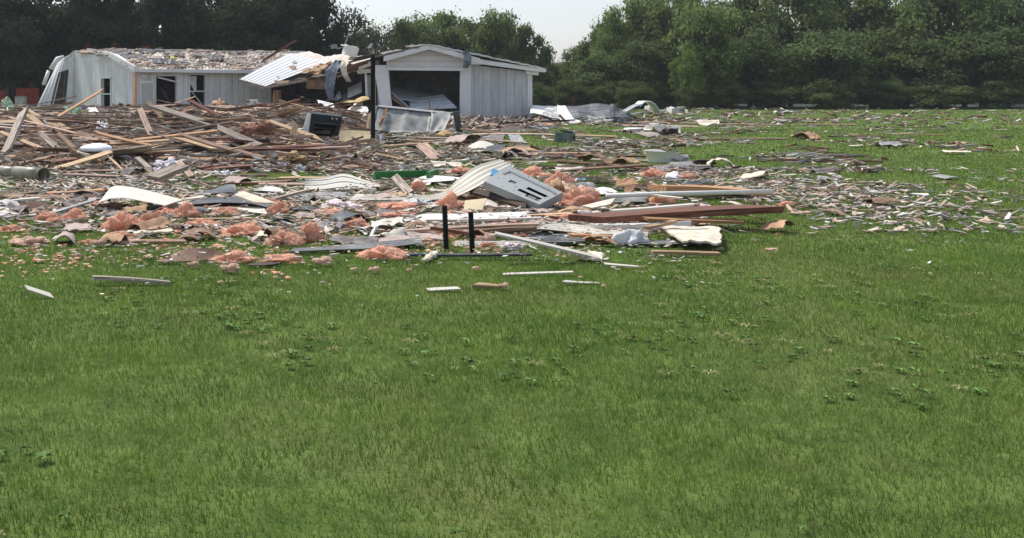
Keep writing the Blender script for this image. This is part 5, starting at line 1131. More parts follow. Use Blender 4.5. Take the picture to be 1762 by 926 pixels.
# plywood triangle and dark box right of the pink tuft
flat('plywood_triangle', [(797, 365), (828, 365), (838, 341), (800, 345)], None, mat('plywood_cream', (.60, .50, .33), var=.08, scale=6), 'pale plywood corner leaning under the slotted panel', 'panel', dY=.2)
curved_sheet('cream_hood', [(826, 360, 828, 352, 13.5, 13.8), (838, 353, 838, 343, 13.6, 13.9), (858, 357, 856, 350, 13.5, 13.8)], M['metal_cream'], 'small cream hood below the slotted panel', 'metal sheet', ribs_n=2, rib=0)
place_board(P(812, 328, 14.3), P(905, 354, 13.4), .09, .04, 'dark', 'dark plank added for the shaded void under the slotted grey panel', roll=.7, seed=6)  # dark tone stands in for the shaded hollow under the panel
# stub posts
for i, (x, yt, yb, lab) in enumerate([(765, 354, 432, 'left and taller of the two black stub posts in the lawn'), (810, 365, 438, 'right and shorter of the two black stub posts in the lawn')]):
    c = G(x + 3, yb); s_ = c.y / F; top = P(x, yt, c.y); mb = MB(); mb.tube([c, c.lerp(top, .5), top - Vector((0, 0, .012)), top], [4.6 * s_, 4.6 * s_, 4.6 * s_, 4.0 * s_], 16); tag(mb.build('stub_post', M['black'], smooth=False), lab, 'post', 'black stub posts')
# white curled trim
curved_sheet('white_curl', [(607, 396, 612, 393, 11.5, 11.6), (622, 392, 626, 392, 11.3, 11.7), (632, 400, 630, 397, 11.2, 11.6), (628, 418, 622, 416, 11.1, 11.4)], M['panel_white'], 'white curled metal scrap standing up left of the stub posts', 'metal scrap', ribs_n=2, rib=0)
flat('white_sliver', [(631, 418), (634, 418), (647, 388), (640, 396)], 10.9, M['panel_white'], 'pointed white sliver right of the white curl', 'metal scrap', dY=.1)
# cardboard
o = empty('cardboard_box', (G(1095, 332).x, G(1095, 332).y, 0)); tag(o, 'torn brown cardboard box lying open in the right middle debris', 'box')
yc = G(1095, 332).y
patch('front_flap', P(1082, 332, yc), P(1130, 330, yc), P(1115, 312, yc + .3), P(1094, 318, yc + .2), M['cardin'], 4, 4, lambda u, v: .02 * nz(u * 3, v * 3), .008, parent=o); patch('left_flap', P(1074, 330, yc), P(1088, 331, yc - .05), P(1094, 318, yc + .1), P(1075, 321, yc + .1), M['card'], 3, 3, None, .008, parent=o)
patch('rear_flap', P(1058, 322, yc + .4), P(1098, 316, yc + .5), P(1090, 307, yc + .7), P(1062, 309, yc + .7), M['card'], 5, 4, lambda u, v: .04 * nz(u * 3, v * 3, 3), .008, parent=o, edge=.05)
# curled kraft paper backing in front
curved_sheet('curled_kraft_paper', [(268, 454, 283, 446, 9.4, 9.5), (292, 452, 310, 431, 9.4, 9.55), (335, 450, 345, 427, 9.45, 9.6), (376, 444, 382, 432, 9.6, 9.7)], mat('kraft_brown', (.27, .17, .12), var=.2, scale=5), 'brown curled paper backing with pink insulation on the front lawn', 'paper', ribs_n=2, rib=0)
curved_sheet('dark_paper', [(425, 468, 430, 464, 9.2, 9.3), (455, 466, 458, 461, 9.2, 9.4), (482, 463, 482, 460, 9.3, 9.4)], M['dark'], 'dark scrap of tar paper lying on the front lawn', 'paper', ribs_n=2, rib=0)

# ---- soft heaps: cloth, bags
def blob_mesh(name, seed, rough=.35, sub=4, fuzz=0, flatten=.6, freq=1.6, mat_=None, fib=0):
    bm = bmesh.new(); bmesh.ops.create_icosphere(bm, subdivisions=sub, radius=1)
    for v in bm.verts:
        p = v.co.copy(); d = 1 + rough * nz(p.x * freq + seed * 7.3, p.y * freq, p.z * freq) * 1.5 - rough * .55 * abs(nz(p.x * freq * 2.4 + seed, p.y * freq * 2.4, p.z * freq * 2.4)) * 1.6 + rough * .16 * nz(p.x * 9 + seed, p.y * 9, p.z * 9)
        v.co = p * d; v.co.z = max(v.co.z, -.25) ; v.co.z = (v.co.z + .25) / 1.25
    me = bpy.data.meshes.new(name); bm.to_mesh(me); bm.free()
    vs = [v.co.copy() for v in me.vertices]; fs = [tuple(p.vertices) for p in me.polygons]
    if fib:
        rnd = random.Random(seed)
        for k in range(fib):
            i = rnd.randrange(len(vs) if k < 0 else 2562 if sub == 4 else len(me.vertices)) % len(me.vertices); p = me.vertices[i].co; n = p.normalized() if p.length else Vector((0, 0, 1)); n = (n + Vector([rnd.gauss(0, .6) for _ in range(3)])).normalized()
            l = rnd.uniform(.05, .17); t = Vector([rnd.gauss(0, 1) for _ in range(3)]).normalized() * rnd.uniform(.008, .04); t2 = Vector([rnd.gauss(0, 1) for _ in range(3)]).normalized() * .06
            b = len(vs); vs += [p - t, p + t, p + n * l + t * .6 + t2, p + n * l - t * .5 + t2]; fs.append((b, b + 1, b + 2, b + 3))
    m2 = bpy.data.meshes.new(name); m2.from_pydata([tuple(v) for v in vs], [], fs); m2.materials.append(mat_); m2.polygons.foreach_set('use_smooth', [i < len(me.polygons) for i in range(len(fs))]); m2.update(); bpy.data.meshes.remove(me); return m2
INS = [blob_mesh('insulation_tuft', s, .55, 4, flatten=.6, mat_=M['insul'] if s % 3 else M['insulpale'], fib=2200) for s in range(7)]
def lump(name, px, py, w, h, me, label, cat, group=None, depth=None, z=0, rz=None):
    """(px,py) the middle of its foot in the photo, w x h its size in photo pixels"""
    c = G(px, py, z); zh = heap_h(c.x, c.y)
    if zh > .05: z = max(z, zh + .08); c = G(px, py, z)
    s_ = c.y / F; o = bpy.data.objects.new(name, me); C.objects.link(o); o.location = (c.x, c.y + (depth or w * s_ * .3), z)
    hh = h * s_; o.scale = (w * s_ / 2.0, depth or w * s_ * .36, hh / 1.22); o.rotation_euler = (0, 0, rz if rz is not None else random.uniform(-.3, .3)); tag(o, label, cat, group); return o
big = [(207, 401, 56, 34, 1, 'largest round pink insulation lump in the left middle'), (252, 392, 44, 28, 2, 'pink insulation lump right of the round one'), (126, 383, 44, 22, 4, 'pink insulation tuft left of the round lump'), (75, 381, 40, 15, 5, 'flat pink tuft near the left edge'),
 (12, 401, 40, 14, 2, 'pink tuft at the left edge of the front lawn'), (50, 424, 62, 16, 0, 'spread pale pink tuft low at the left edge'), (318, 377, 48, 26, 4, 'tall pink tuft below the ribbed cream strip'), (285, 374, 34, 15, 1, 'small pink tuft left of the tall one'), (383, 371, 50, 13, 5, 'low pink tuft under the dark sheets'),
 (412, 408, 70, 22, 2, 'wide pink tuft mound in the centre left'), (345, 394, 52, 16, 1, 'pink tuft before the dark sheets'), (400, 455, 76, 20, 4, 'wide pink tuft right of the curled brown paper'), (480, 456, 74, 15, 5, 'flat pink insulation sheet on the front edge'), (530, 418, 44, 38, 2, 'tall torn pink insulation with paper in the centre'),
 (487, 425, 52, 26, 1, 'pink tuft left of the tall torn piece'), (612, 394, 62, 15, 4, 'pink tuft right of the grey-brown slab'), (682, 366, 74, 16, 5, 'long pink tuft under the bent siding sheet'), (680, 379, 80, 12, 2, 'low pink tuft left of the white gutter'), (660, 448, 68, 22, 1, 'round pink lump on the front edge left of the stubs'),
 (775, 363, 46, 30, 4, 'fluffy pink lump behind the left stub post'), (795, 301, 42, 13, 1, 'pink tuft right of the green board'), (718, 331, 30, 22, 2, 'pink tuft standing before the green board'), (918, 309, 62, 20, 4, 'pink tuft behind the slotted panel'), (1002, 360, 84, 34, 5, 'big pink insulation mass right of the slotted panel'),
 (965, 322, 40, 26, 1, 'pink fold at the top of the long roll'), (937, 361, 44, 17, 2, 'pink tuft under the right end of the slotted panel'), (872, 361, 26, 9, 4, 'small pink tuft before the slotted panel'), (1127, 306, 36, 15, 1, 'round pink tuft before the white tub'), (1182, 312, 40, 13, 5, 'pink tuft on the torn board at the right edge'),
 (838, 421, 30, 18, 3, 'pale fluffy tuft right of the right stub post'), (985, 386, 66, 18, 2, 'pink tuft under the massive beam end'), (478, 371, 40, 22, 4, 'pink tuft right of the dark sheets'), (462, 353, 30, 12, 1, 'small pink tuft above the dark sheets end'), (1005, 352, 30, 14, 2, 'small pink fold on the insulation mass'),
 (225, 422, 40, 10, 0, 'pale tuft before the round pink lump'), (155, 442, 0, 0, 0, ''), (870, 390, 60, 12, 1, 'pinkish fibres under the pale timber'), (560, 372, 60, 10, 5, 'low pink tuft before the pink cloth'), (760, 408, 50, 14, 5, 'pale pink fluff between the stub posts'), (1140, 352, 34, 18, 1, 'pink and brown tuft under the white pipe'), (1060, 317, 20, 9, 3, 'small pink tuft left of the cardboard box')]
for (x, y, w, h, k, lab) in big:
    if w: SEEN.add(lab); lump('insulation_tuft', x, y, w, h, INS[k], lab, 'insulation', 'pink insulation tufts')
k = 0
szn = lambda w: 'tiny' if w < 9 else ('small' if w < 16 else 'broad')
while k < 215:
    py = 345 + 112 * random.random() ** .9; px = random.uniform(-5, 1400 if random.random() < .3 else 860)
    if py > 432 and random.random() < .6: continue
    if blocks(px, py, 22): continue
    w = random.uniform(8, 36) * (1.0 if py < 430 else .6); h = w * random.uniform(.16, .36); v = random.randrange(7)
    lab = f"{szn(w)} {'pale' if v % 3 == 0 else 'pink'} {'flat' if h < w * .33 else 'puffy'} tuft {where(px, py)}"
    if lab in SEEN: continue
    SEEN.add(lab); lump('insulation_tuft', px, py, w, h, INS[v], lab, 'insulation', 'pink insulation tufts'); k += 1
for (x, y, w) in ((130, 442, 14), (170, 422, 22), (140, 440, 20), (90, 455, 14), (380, 487, 10), (465, 484, 12), (610, 465, 12), (645, 466, 16), (868, 494, 16), (1040, 493, 8), (555, 455, 30), (820, 463, 12), (870, 506, 30), (705, 466, 10), (395, 467, 30), (1000, 478, 8), (332, 458, 18)):
    lab = f"{szn(w)} wisp of fluff {where(x, y)}"
    if lab in SEEN: continue
    SEEN.add(lab); lump('insulation_tuft', x, y, w, w * .4, INS[3 if w > 12 else 0], lab, 'insulation', 'pink insulation tufts', z=.03)
# torn irregular sheets: siding, shingle, paper, card
TS = {'metal_cream': 'cream metal', 'metal_mid': 'grey metal', 'shingle': 'grey-brown shingle', 'kraft': 'brown paper', 'cardin': 'dark brown card', 'concrete': 'grey plaster', 'cream': 'cream board', 'brown': 'brown veneer', 'metal_dark': 'blackened metal', 'panel_white': 'white metal', 'pinkslab': 'grey-pink board'}
def torn_scatter(n, xr, yr, sz, keys):
    k = 0; tr = 0
    while k < n and tr < 6000:
        tr += 1; px = random.uniform(*xr); py = random.uniform(*yr); c = G(px, py)
        if blocks(px, py, 48): continue
        key = random.choice(keys); L_ = random.uniform(*sz) * (.6 + .4 * c.y / 14); W_ = L_ * random.uniform(.3, .8); curl = random.uniform(.04, .22) * L_
        form = 'curled' if curl > .14 * L_ else ('bent' if curl > .08 * L_ else 'flat'); size = 'large' if L_ > sz[0] + (sz[1] - sz[0]) * .6 else 'small'
        lab = f"{size} {form} {TS[key]} piece {where(px, py)}"
        if lab in SEEN or len(lab.split()) > 16: continue
        SEEN.add(lab); a = random.gauss(0, .7); ux = Vector((math.cos(a), math.sin(a), random.gauss(0, .08))); uy = Vector((-math.sin(a), math.cos(a), random.gauss(0, .10)))
        sd = random.randrange(999); z = .03 + abs(ux.z) * L_ / 2 + abs(uy.z) * W_ / 2; c.z = z; hv = random.choice((-1, 1))
        j = lambda: random.uniform(.75, 1.15)
        o = patch('torn_piece', c - ux * L_ / 2 * j() - uy * W_ / 2 * j(), c + ux * L_ / 2 * j() - uy * W_ / 2 * j(), c + ux * L_ / 2 * j() + uy * W_ / 2 * j(), c - ux * L_ / 2 * j() + uy * W_ / 2 * j(), M[key], 9, 6,
                  lambda u, v: curl * (math.sin((u if hv > 0 else v) * 3.14) + .5 * nz(u * 4, v * 4, sd)), .008, edge=.09, seed=sd, smooth=True)
        tag(o, lab, 'torn piece', 'torn pieces of sheet strewn over the lawn'); k += 1
torn_scatter(90, (-5, 1210), (302, 424), (.15, .55), ['metal_cream', 'metal_mid', 'shingle', 'kraft', 'kraft', 'cardin', 'cardin', 'concrete', 'brown', 'brown', 'metal_dark', 'pinkslab', 'pinkslab', 'shingle'])
torn_scatter(40, (560, 1230), (208, 298), (.2, .7), ['metal_mid', 'shingle', 'brown', 'cream', 'concrete', 'metal_cream', 'pinkslab', 'kraft', 'metal_dark'])
torn_scatter(40, (-5, 620), (206, 296), (.25, .8), ['brown', 'kraft', 'metal_cream', 'cream', 'metal_dark', 'shingle', 'cardin'])
torn_scatter(18, (1230, 1650), (230, 420), (.2, .7), ['metal_mid', 'brown', 'cream', 'kraft', 'shingle'])
def crumbs(n):
    rnd = random.Random(77); vs = []; fs = []; mi = []; bm = bmesh.new(); bmesh.ops.create_icosphere(bm, subdivisions=2, radius=1); bv = [v.co.copy() for v in bm.verts]; bf = [tuple(v.index for v in f.verts) for f in bm.faces]; bm.free(); k = 0
    while k < n:
        px = rnd.uniform(-10, 1250); py = rnd.uniform(335, 490); p = G(px, py); d = .45 + 1.1 * nz(p.x * .9, p.y * .7, 12) - max(0, px - 800) / 700 - max(0, py - 425) / 80
        if rnd.random() > d: continue
        r_ = rnd.uniform(.004, .011) * (1 if rnd.random() < .9 else 1.8); sx, sy, sz_ = r_ * rnd.uniform(.8, 2.6), r_ * rnd.uniform(.8, 1.8), r_ * rnd.uniform(.4, .9); b = len(vs); o_ = rnd.random() * 90
        for v in bv: q = v * (1 + 1.3 * nz(v.x * 2.5 + o_, v.y * 2.5, v.z * 2.5)); vs.append((p.x + q.x * sx, p.y + q.y * sy, .02 + sz_ * .6 + q.z * sz_))
        fs += [tuple(b + i for i in f) for f in bf]; mi += [int(rnd.random() < .75)] * len(bf); k += 1
    me = bpy.data.meshes.new('insulation_crumbs'); me.from_pydata(vs, [], fs); me.materials.append(M['insul']); me.materials.append(M['insulpale']); me.polygons.foreach_set('material_index', mi); me.update(); tag(link('insulation_crumbs', me), 'countless small pink crumbs of insulation sprinkled over the front grass', 'insulation crumbs', kind='stuff')
crumbs(1500)
# the long brown and pink roll
mb = MB(); rb = blob_mesh('roll', 22, .5, 4, mat_=M['insulpale'], fib=500)
ir = empty('insulation_roll', (P(975, 345, 14).x, 14, 0)); tag(ir, 'long torn pink insulation batt bent over the right end of the slotted panel', 'insulation')
for (x, y, w, h, mm) in ((958, 325, 28, 20, M['kraft']), (968, 338, 34, 26, None), (980, 350, 40, 28, M['kraft']), (998, 357, 50, 26, None)):
    me = rb if mm is None else blob_mesh('roll', x, .5, 3, mat_=mm, fib=200); Y = 14.6; c = P(x, y, Y); s_ = Y / F
    b = bpy.data.objects.new('fibre_fold', me); C.objects.link(b); b.parent = ir; b.location = Vector((c.x, c.y, max(0, c.z - .02))) - ir.location; b.scale = (w * s_ / 2, .22, h * s_)
# cloths / bags
blob = lambda s, m, r=.5, sub=4, f=2.2: blob_mesh('cloth', s, r, sub, mat_=m, freq=f)
lump('plastic_bag', 1090, 425, 66, 32, blob(31, M['bag'], .40, 4, 1.8), 'crumpled white plastic bag in the right front debris', 'bag')
lump('plastic_bag', 515, 297, 22, 15, blob(33, M['bag'], .6, 4, 3), 'small white plastic bag right of the paper roll', 'bag')
lump('striped_blanket', 290, 293, 54, 22, blob(35, grooves(mat('blanket', (.68, .64, .68), var=.06, scale=5), 0, .16, .4, .72, .3), .5, 4, 2), 'white and mauve striped blanket heaped over timber at the heap front', 'blanket', z=.05)
lump('pink_cloth', 580, 361, 60, 17, blob(36, M['cloth_pink'], .5), 'pale pink cloth crumpled before the curved trough', 'cloth')
lump('pink_cloth', 445, 300, 0.1, .1, blob(36, M['cloth_pink'], .5, 2), 'x', 'x') if False else None
lump('white_rag', 385, 303, 34, 9, blob(37, M['cloth_white'], .8, 4, 3), 'torn white rag on the grass right of the pinkish plank', 'cloth')
lump('lilac_cloth', 882, 432, 38, 16, blob(38, M['cloth_pink'], .4), 'pale lilac cloth under the long diagonal board', 'cloth')
lump('silver_foil', 720, 357, 70, 11, blob(39, M['bag'], .8, 4, 4), 'crumpled silvery plastic lying along the bent siding sheet', 'plastic sheet')
lump('burnt_mattress', 440, 233, 56, 26, blob(40, M['matt'], .5, 4, 1.8), 'reddish burnt mattress crumpled in the right part of the heap', 'mattress', z=.15)
lump('brown_lump', 504, 277, 48, 15, blob(41, M['foamtan'], .6), 'brown fibre lump in front of the heap left of the oven', 'fibre lump')
lump('brown_lump', 600, 270, 22, 18, blob(42, M['card'], .6), 'small brown crumpled lump below the plywood panel', 'fibre lump')
lump('crumpled_paper', 376, 190, 34, 20, blob(43, M['kraft'], .6, 3), 'brown crumpled paper pile against the house wall right of the window', 'paper pile', z=.5)
lump('foam_block', 768, 238, 30, 15, blob(44, M['foamtan'], .4, 3), 'tan foam block right of the grey metal sheet', 'foam')
lump('tan_blanket', 1030, 212, 44, 12, blob(45, M['concrete'], .5), 'tan cloth heap before the grey metal roof section', 'cloth')
lump('dark_clump', 1155, 233, 30, 14, blob(46, M['dark'], .9, 3, 3), 'dark root-like clump on the far lawn at the right', 'clump')
lump('white_scrap_pile', 1165, 312, 44, 16, blob(47, M['cloth_white'], .6, 3), 'torn cream sheet heaped on the deep timber at the right edge', 'cloth')
lump('pillow', 500, 340, 0, 0, INS[0], '', '') if False else None
# green patterned pillow, green and blue cloth, draped whites on the heap
def clothP(name, pts, Y, m, lab, cat, amp=.06, seed=1, dY=.4, **k): return cloth(name, [P(*pts[0], Y), P(*pts[1], Y), P(*pts[2], Y + dY), P(*pts[3], Y + dY)], m, lab, cat, amp=amp, seed=seed, **k)
clothP('green_pillow', [(10, 193), (26, 187), (13, 166), (1, 174)], 42, mat('pale_green', (.45, .52, .36), var=.2, scale=6, col2=(.22, .36, .22)), 'pale green patterned pillow propped at the far left of the heap', 'pillow', thick=.15)
clothP('green_cloth', [(122, 201), (144, 194), (142, 187), (110, 184)], 38, M['cloth_green'], 'green cloth hanging over boards in front of the gable wall', 'cloth', amp=.09, seed=3)
clothP('blue_cloth', [(139, 193), (151, 194), (150, 186), (142, 184)], 38, M['bluecloth'], 'dark blue rag beside the green cloth', 'cloth', seed=4)
clothP('white_drape', [(160, 245), (181, 245), (189, 214), (168, 209)], 28, M['cloth_white'], 'white twisted cloth rising above the white basin', 'cloth', amp=.12, seed=5, dY=.9)
clothP('white_cloth', [(262, 236), (296, 232), (292, 224), (268, 228)], 33, M['cloth_white'], 'white rag draped in the middle of the heap', 'cloth', amp=.1, seed=6)
clothP('white_paper', [(151, 192), (170, 192), (165, 185), (149, 186)], 40, M['panel_white'], 'white sheet right of the blue rag', 'paper', seed=8)
bas = lump('white_basin', 161, 261, 58, 17, blob_mesh('basin', 3, .08, 4, mat_=M['porcelain'], freq=1), 'smooth white rounded basin lying in the lumber heap', 'basin', z=.12)
# paper roll
pr = MB(); c = G(488, 291); s_ = c.y / F; pr.tube([(c.x - 9 * s_, c.y, 6 * s_), (c.x + 9 * s_, c.y - .15, 6 * s_)], 6 * s_, 16); tag(pr.build('paper_roll', M['cloth_white'], smooth=False), 'white paper roll lying in front of the heap', 'paper roll')
# white cabinet standing by house wall
wb = empty('white_cabinet', (P(436, 192, 46).x, 46, 0)); tag(wb, 'small white cabinet standing in rubble before the house wall', 'cabinet')
MB().box(P(436, 183, 46), (.38, .35, .60), Euler((0, .03, .1))).build('body', M['panel_white'], wb); MB().box(P(439, 177, 45.75), (.09, .03, .09)).build('socket', M['metal_grey'], wb)
MB().box((P(436, 197, 46).x, 46, .25), (.3, .3, .5)).build('plinth', M['concrete'], wb)
flat('white_sheet', [(375, 197), (430, 197), (431, 192), (390, 189)], 46, M['panel_white'], 'long white curved sheet left of the white cabinet', 'sheet', dY=.8, disp=lambda u, v: .1 * math.sin(u * 3))
# posts under the left red shed
sh = empty('red_shed', (P(30, 190, 66).x, 66, 0)); tag(sh, 'dark red shed half hidden under trees at the left edge', 'shed')
def shq(nm, x0, x1, y0, m, Y=66, t=.1): return quad(nm, [Vector((P(x0, 0, Y).x, Y, 0)), Vector((P(x1, 0, Y).x, Y, 0)), P(x1, y0, Y), P(x0, y0, Y)], M[m], sh, t, Vector((0, 1, 0)))
shq('wall', -40, 10, 156, 'redpaint'); shq('wall', 28, 66, 152, 'redpaint'); shq('gap_shade', 8, 30, 153, 'black', 66.4); shq('wall_post', 9, 14, 152, 'dark', 65.9)  # the black slab paints the shade of the opening between the walls
wf = empty('white_freezer', (P(36, 180, 62).x, 62, 0)); tag(wf, 'pale grey freezer standing before the red shed', 'freezer')
MB().box((P(36, 180, 62).x, 62, .5), (.55, .5, 1.0)).build('body', M['concrete'], wf); MB().box((P(36, 180, 62).x, 62, 1.03), (.57, .52, .06)).build('lid', M['metal_grey'], wf)
MB().tube([P(47, 190, 61), P(47, 173, 61)], .06, 6).build('shed_rail', M['metal_dark']); tag(C.objects[-1], 'thin dark post right of the pale freezer', 'post')

# ------------------------------------------------------------------ trees
def crown_mesh(name, seed, nl, w, h, leaf, nleaf, m, shape='round', spread=1.0):
    rnd = np.random.RandomState(seed); lobes = []
    for k in range(nl):
        while True:
            p = rnd.uniform(-1, 1, 3)
            if shape == 'cone':
                if p[0] ** 2 + p[1] ** 2 < (1.05 - (p[2] + 1) / 2) ** 2 * .9 + .02: break
            elif np.dot(p, p) < 1 and np.dot(p, p) > .12: break
        r = rnd.uniform(.16, .34) * (1 if shape != 'cone' else .7); lobes.append((p * [w / 2 * .86, w / 2 * .86, h / 2 * .88], r * w / 2))
    per = nleaf // nl; Ps = []; Ns = []
    for (c, r) in lobes:
        n = int(per * rnd.uniform(.6, 1.4)); d = rnd.normal(size=(n, 3)); d /= np.linalg.norm(d, axis=1)[:, None]; rad = r * (rnd.uniform(.35, 1, n) ** .5) * (1 + .35 * rnd.normal(size=n) * spread)
        Ps.append(c + d * rad[:, None] * [1.15, 1.15, .72]); Ns.append(d + rnd.normal(size=(n, 3)) * .7 + [0, 0, .5])
    Pn = np.concatenate(Ps); Nn = np.concatenate(Ns); Nn /= np.linalg.norm(Nn, axis=1)[:, None]; n = len(Pn)
    Pn[:, 2] += h / 2; t = np.cross(Nn, rnd.normal(size=(n, 3))); t /= np.linalg.norm(t, axis=1)[:, None]; b = np.cross(Nn, t); s1 = leaf * rnd.uniform(.5, 1.3, n)[:, None]; s2 = s1 * .55
    V_ = np.stack([Pn - t * s1, Pn - b * s2 * .9 + t * s1 * .1, Pn + t * s1, Pn + b * s2], 1)
    me = bpy.data.meshes.new(name); me.vertices.add(n * 4); me.vertices.foreach_set('co', V_.ravel()); me.loops.add(n * 4); me.loops.foreach_set('vertex_index', np.arange(n * 4, dtype=np.int32))
    me.polygons.add(n); me.polygons.foreach_set('loop_start', np.arange(0, n * 4, 4, dtype=np.int32)); me.update(calc_edges=True); me.materials.append(m); return me
def trunk_mesh(seed, h, r, w):
    rnd = random.Random(seed); mb = MB(); top = Vector((rnd.uniform(-.3, .3), rnd.uniform(-.3, .3), h)); pts = [Vector((0, 0, -.1)), Vector((rnd.uniform(-.1, .1), 0, h * .3)), Vector((rnd.uniform(-.2, .2), rnd.uniform(-.2, .2), h * .6)), top]; mb.tube(pts, [r, r * .8, r * .55, r * .12], 8)
    for k in range(14):
        z = h * rnd.uniform(.25, .9); a = rnd.uniform(0, 6.28); l = w * rnd.uniform(.25, .48) * (1.1 - z / h * .6); s0 = Vector((0, 0, z)); e = Vector((math.cos(a) * l, math.sin(a) * l, z + l * rnd.uniform(.3, .9))); m_ = (s0 + e) / 2 + Vector((0, 0, -.15 * l))
        mb.tube([s0, m_, e], [r * .35, r * .22, r * .05], 5)
    me = bpy.data.meshes.new('trunk'); me.from_pydata([tuple(v) for v in mb.v], [], mb.f); me.materials.append(M['bark']); me.update(); return me
# unit trees are 8 m wide, 10 m tall crown
CR = {'dark': [crown_mesh('crown', s, 46, 8, 10, .20, 15000, M['leaf_dark'], 'round') for s in (1, 2, 3)],
      'green': [crown_mesh('crown', s, 44, 8, 9, .19, 15000, M['leaf_green'], 'round') for s in (4, 5, 6)],
      'mid': [crown_mesh('crown', s, 40, 8, 9, .19, 14000, M['leaf_mid'], 'round') for s in (7, 8)],
      'sparse': [crown_mesh('crown', s, 26, 8, 9, .17, 5600, M['leaf_olive'], 'round', 1.6) for s in (9, 10)],
      'light': [crown_mesh('crown', 11, 24, 8, 9, .22, 7000, M['leaf_light'], 'round', 1.2)],
      'brown': [crown_mesh('crown', 12, 20, 8, 9, .3, 2500, M['leaf_brown'], 'round', 1.4)]}
TK = [trunk_mesh(s, 10, .22, 8) for s in range(3)]
NT = [0]
def tree(px, top, Y, wpx, kind, label, low=.08, group='trees behind the wrecked house', name='tree'):
    X = (px - CX) * Y / F; ht = H + (HY - top) * Y / F; w = wpx * Y / F; NT[0] += 1; i = NT[0]
    r = empty(name, (X, Y, 0)); tag(r, label, 'tree' if name != 'shrub' else 'shrub', group)
    cr = CR[kind][i % len(CR[kind])]; hh = 10 if kind == 'dark' else 9
    c = bpy.data.objects.new('crown', cr); C.objects.link(c); c.parent = r; c.location = (0, 0, ht * low); c.scale = (w / 8, w / 8 * .9, ht * (1 - low) / hh); c.rotation_euler = (0, 0, i * 1.7)
    t = bpy.data.objects.new('trunk', TK[i % 3]); C.objects.link(t); t.parent = r; t.scale = (w / 8, w / 8, ht * .9 / 10)
    return r
# left: tall dark evergreens, crowns leave small gaps to the sky
for i, (px, top, Y, w, lab) in enumerate([(-30, -60, 74, 190, 'dark evergreen at the extreme left edge'), (45, -55, 78, 175, 'dark evergreen standing over the red shed'), (118, -18, 84, 130, 'shorter dark evergreen with sky gap on its right above the gable'), (168, -48, 76, 165, 'dark evergreen behind the left gable'),
        (238, -50, 82, 165, 'dark evergreen behind the left part of the roof'), (300, -42, 77, 150, 'dark evergreen above the doorway'), (368, -45, 84, 160, 'dark evergreen above the window'), (430, -50, 78, 165, 'dark evergreen behind the middle of the roof'),
        (492, -55, 82, 150, 'dark evergreen behind the red roof plank'), (548, -38, 79, 130, 'rightmost dark evergreen left of the sparse tree'), (80, -5, 92, 140, 'farther dark evergreen between the two at the left'), (205, 5, 94, 140, 'farther dark evergreen behind the gable top'),
        (335, 5, 95, 140, 'farther dark evergreen above doorway and window'), (462, -20, 95, 180, 'farther dark evergreen behind the roof middle'), (10, 30, 70, 120, 'low dark evergreen right at the left edge')]):
    tree(px, top, Y, w, 'dark', lab, low=.02 if i < 11 else .0)
for (px, top, Y, w, k, lab) in [(612, 3, 80, 120, 'sparse', 'thin leafed tree with sky showing through behind the lamp post'), (585, 0, 86, 110, 'sparse', 'olive thin tree behind the vent box'), (655, 36, 84, 90, 'sparse', 'low sparse tree right of the lamp lantern'), (698, 22, 90, 95, 'mid', 'olive green tree behind the garage left slope'), (620, 35, 92, 130, 'mid', 'darker round tree behind the thin ones'),
        (768, -2, 92, 118, 'green', 'round green tree behind the garage peak'), (732, 20, 96, 105, 'mid', 'green tree left of the round one behind the garage'), (858, 10, 92, 96, 'green', 'round green tree behind the right garage slope'), (906, 22, 90, 72, 'green', 'small green tree at the right end of the garage roof'), (820, 18, 98, 130, 'mid', 'dark green tree filling behind the garage roof'), (885, 60, 95, 105, 'mid', 'lower green tree behind the garage corner'), (790, 60, 99, 200, 'mid', 'broad green tree low behind the garage')]:
    tree(px, top, Y, w * (1.12 if k != 'sparse' else 1), k, lab, low=-.05, group='trees behind the garage')
for i, (px, top, Y, w, k, lab) in enumerate([(965, 95, 96, 90, 'mid', 'low tree right of the garage corner'), (1000, 75, 92, 80, 'green', 'low rounded tree at the left of the right wood'), (1035, 18, 90, 90, 'green', 'tree rising beside the open sky at the right'), (1060, 12, 86, 80, 'green', 'tall tree right of the sky gap'), (1115, -25, 88, 130, 'green', 'tall green tree in the middle of the right wood'), (1180, -40, 84, 140, 'green', 'tall tree at the right edge of the wood'),
        (1040, 85, 82, 120, 'mid', 'dark lower tree in the right wood'), (1110, 60, 80, 120, 'mid', 'lower bushy tree in front of the right wood'), (1085, 30, 94, 160, 'mid', 'dark tree deep in the right wood'), (1150, 20, 92, 170, 'mid', 'dark tree filling the right wood'), (1215, 0, 78, 150, 'green', 'tree past the right edge of the wood'),
        (1290, -40, 86, 150, 'green', 'tall tree far right beyond the lawn'), (1360, -60, 84, 160, 'green', 'tall tree second beyond the lawn on the far right'), (1430, -50, 88, 160, 'mid', 'dark tree on the far right'), (1500, -40, 84, 160, 'green', 'broad tree on the far right'), (1580, -60, 86, 170, 'mid', 'dark broad tree near the far right border'), (1660, -50, 84, 160, 'green', 'green tree near the far right border'), (1740, -60, 86, 170, 'mid', 'last tree at the far right border'), (1290, 40, 80, 160, 'mid', 'lower bushy tree beyond the lawn'), (1420, 40, 79, 180, 'mid', 'low bushy tree on the far right'), (1560, 45, 80, 190, 'mid', 'low bushy wide tree on the far right'), (1690, 40, 80, 190, 'mid', 'low bushy tree at the far right border')]):
    tree(px, top, Y, w, k, lab, low=.0 if i > 5 else .04, group='trees of the right wood')
tree(1187, 86, 68, 56, 'light', 'young light green tree at the right edge before the wood', low=.2, group='')
tree(1163, 100, 70, 30, 'light', 'thin yellow-green sapling left of the young light tree', low=.35, group='')
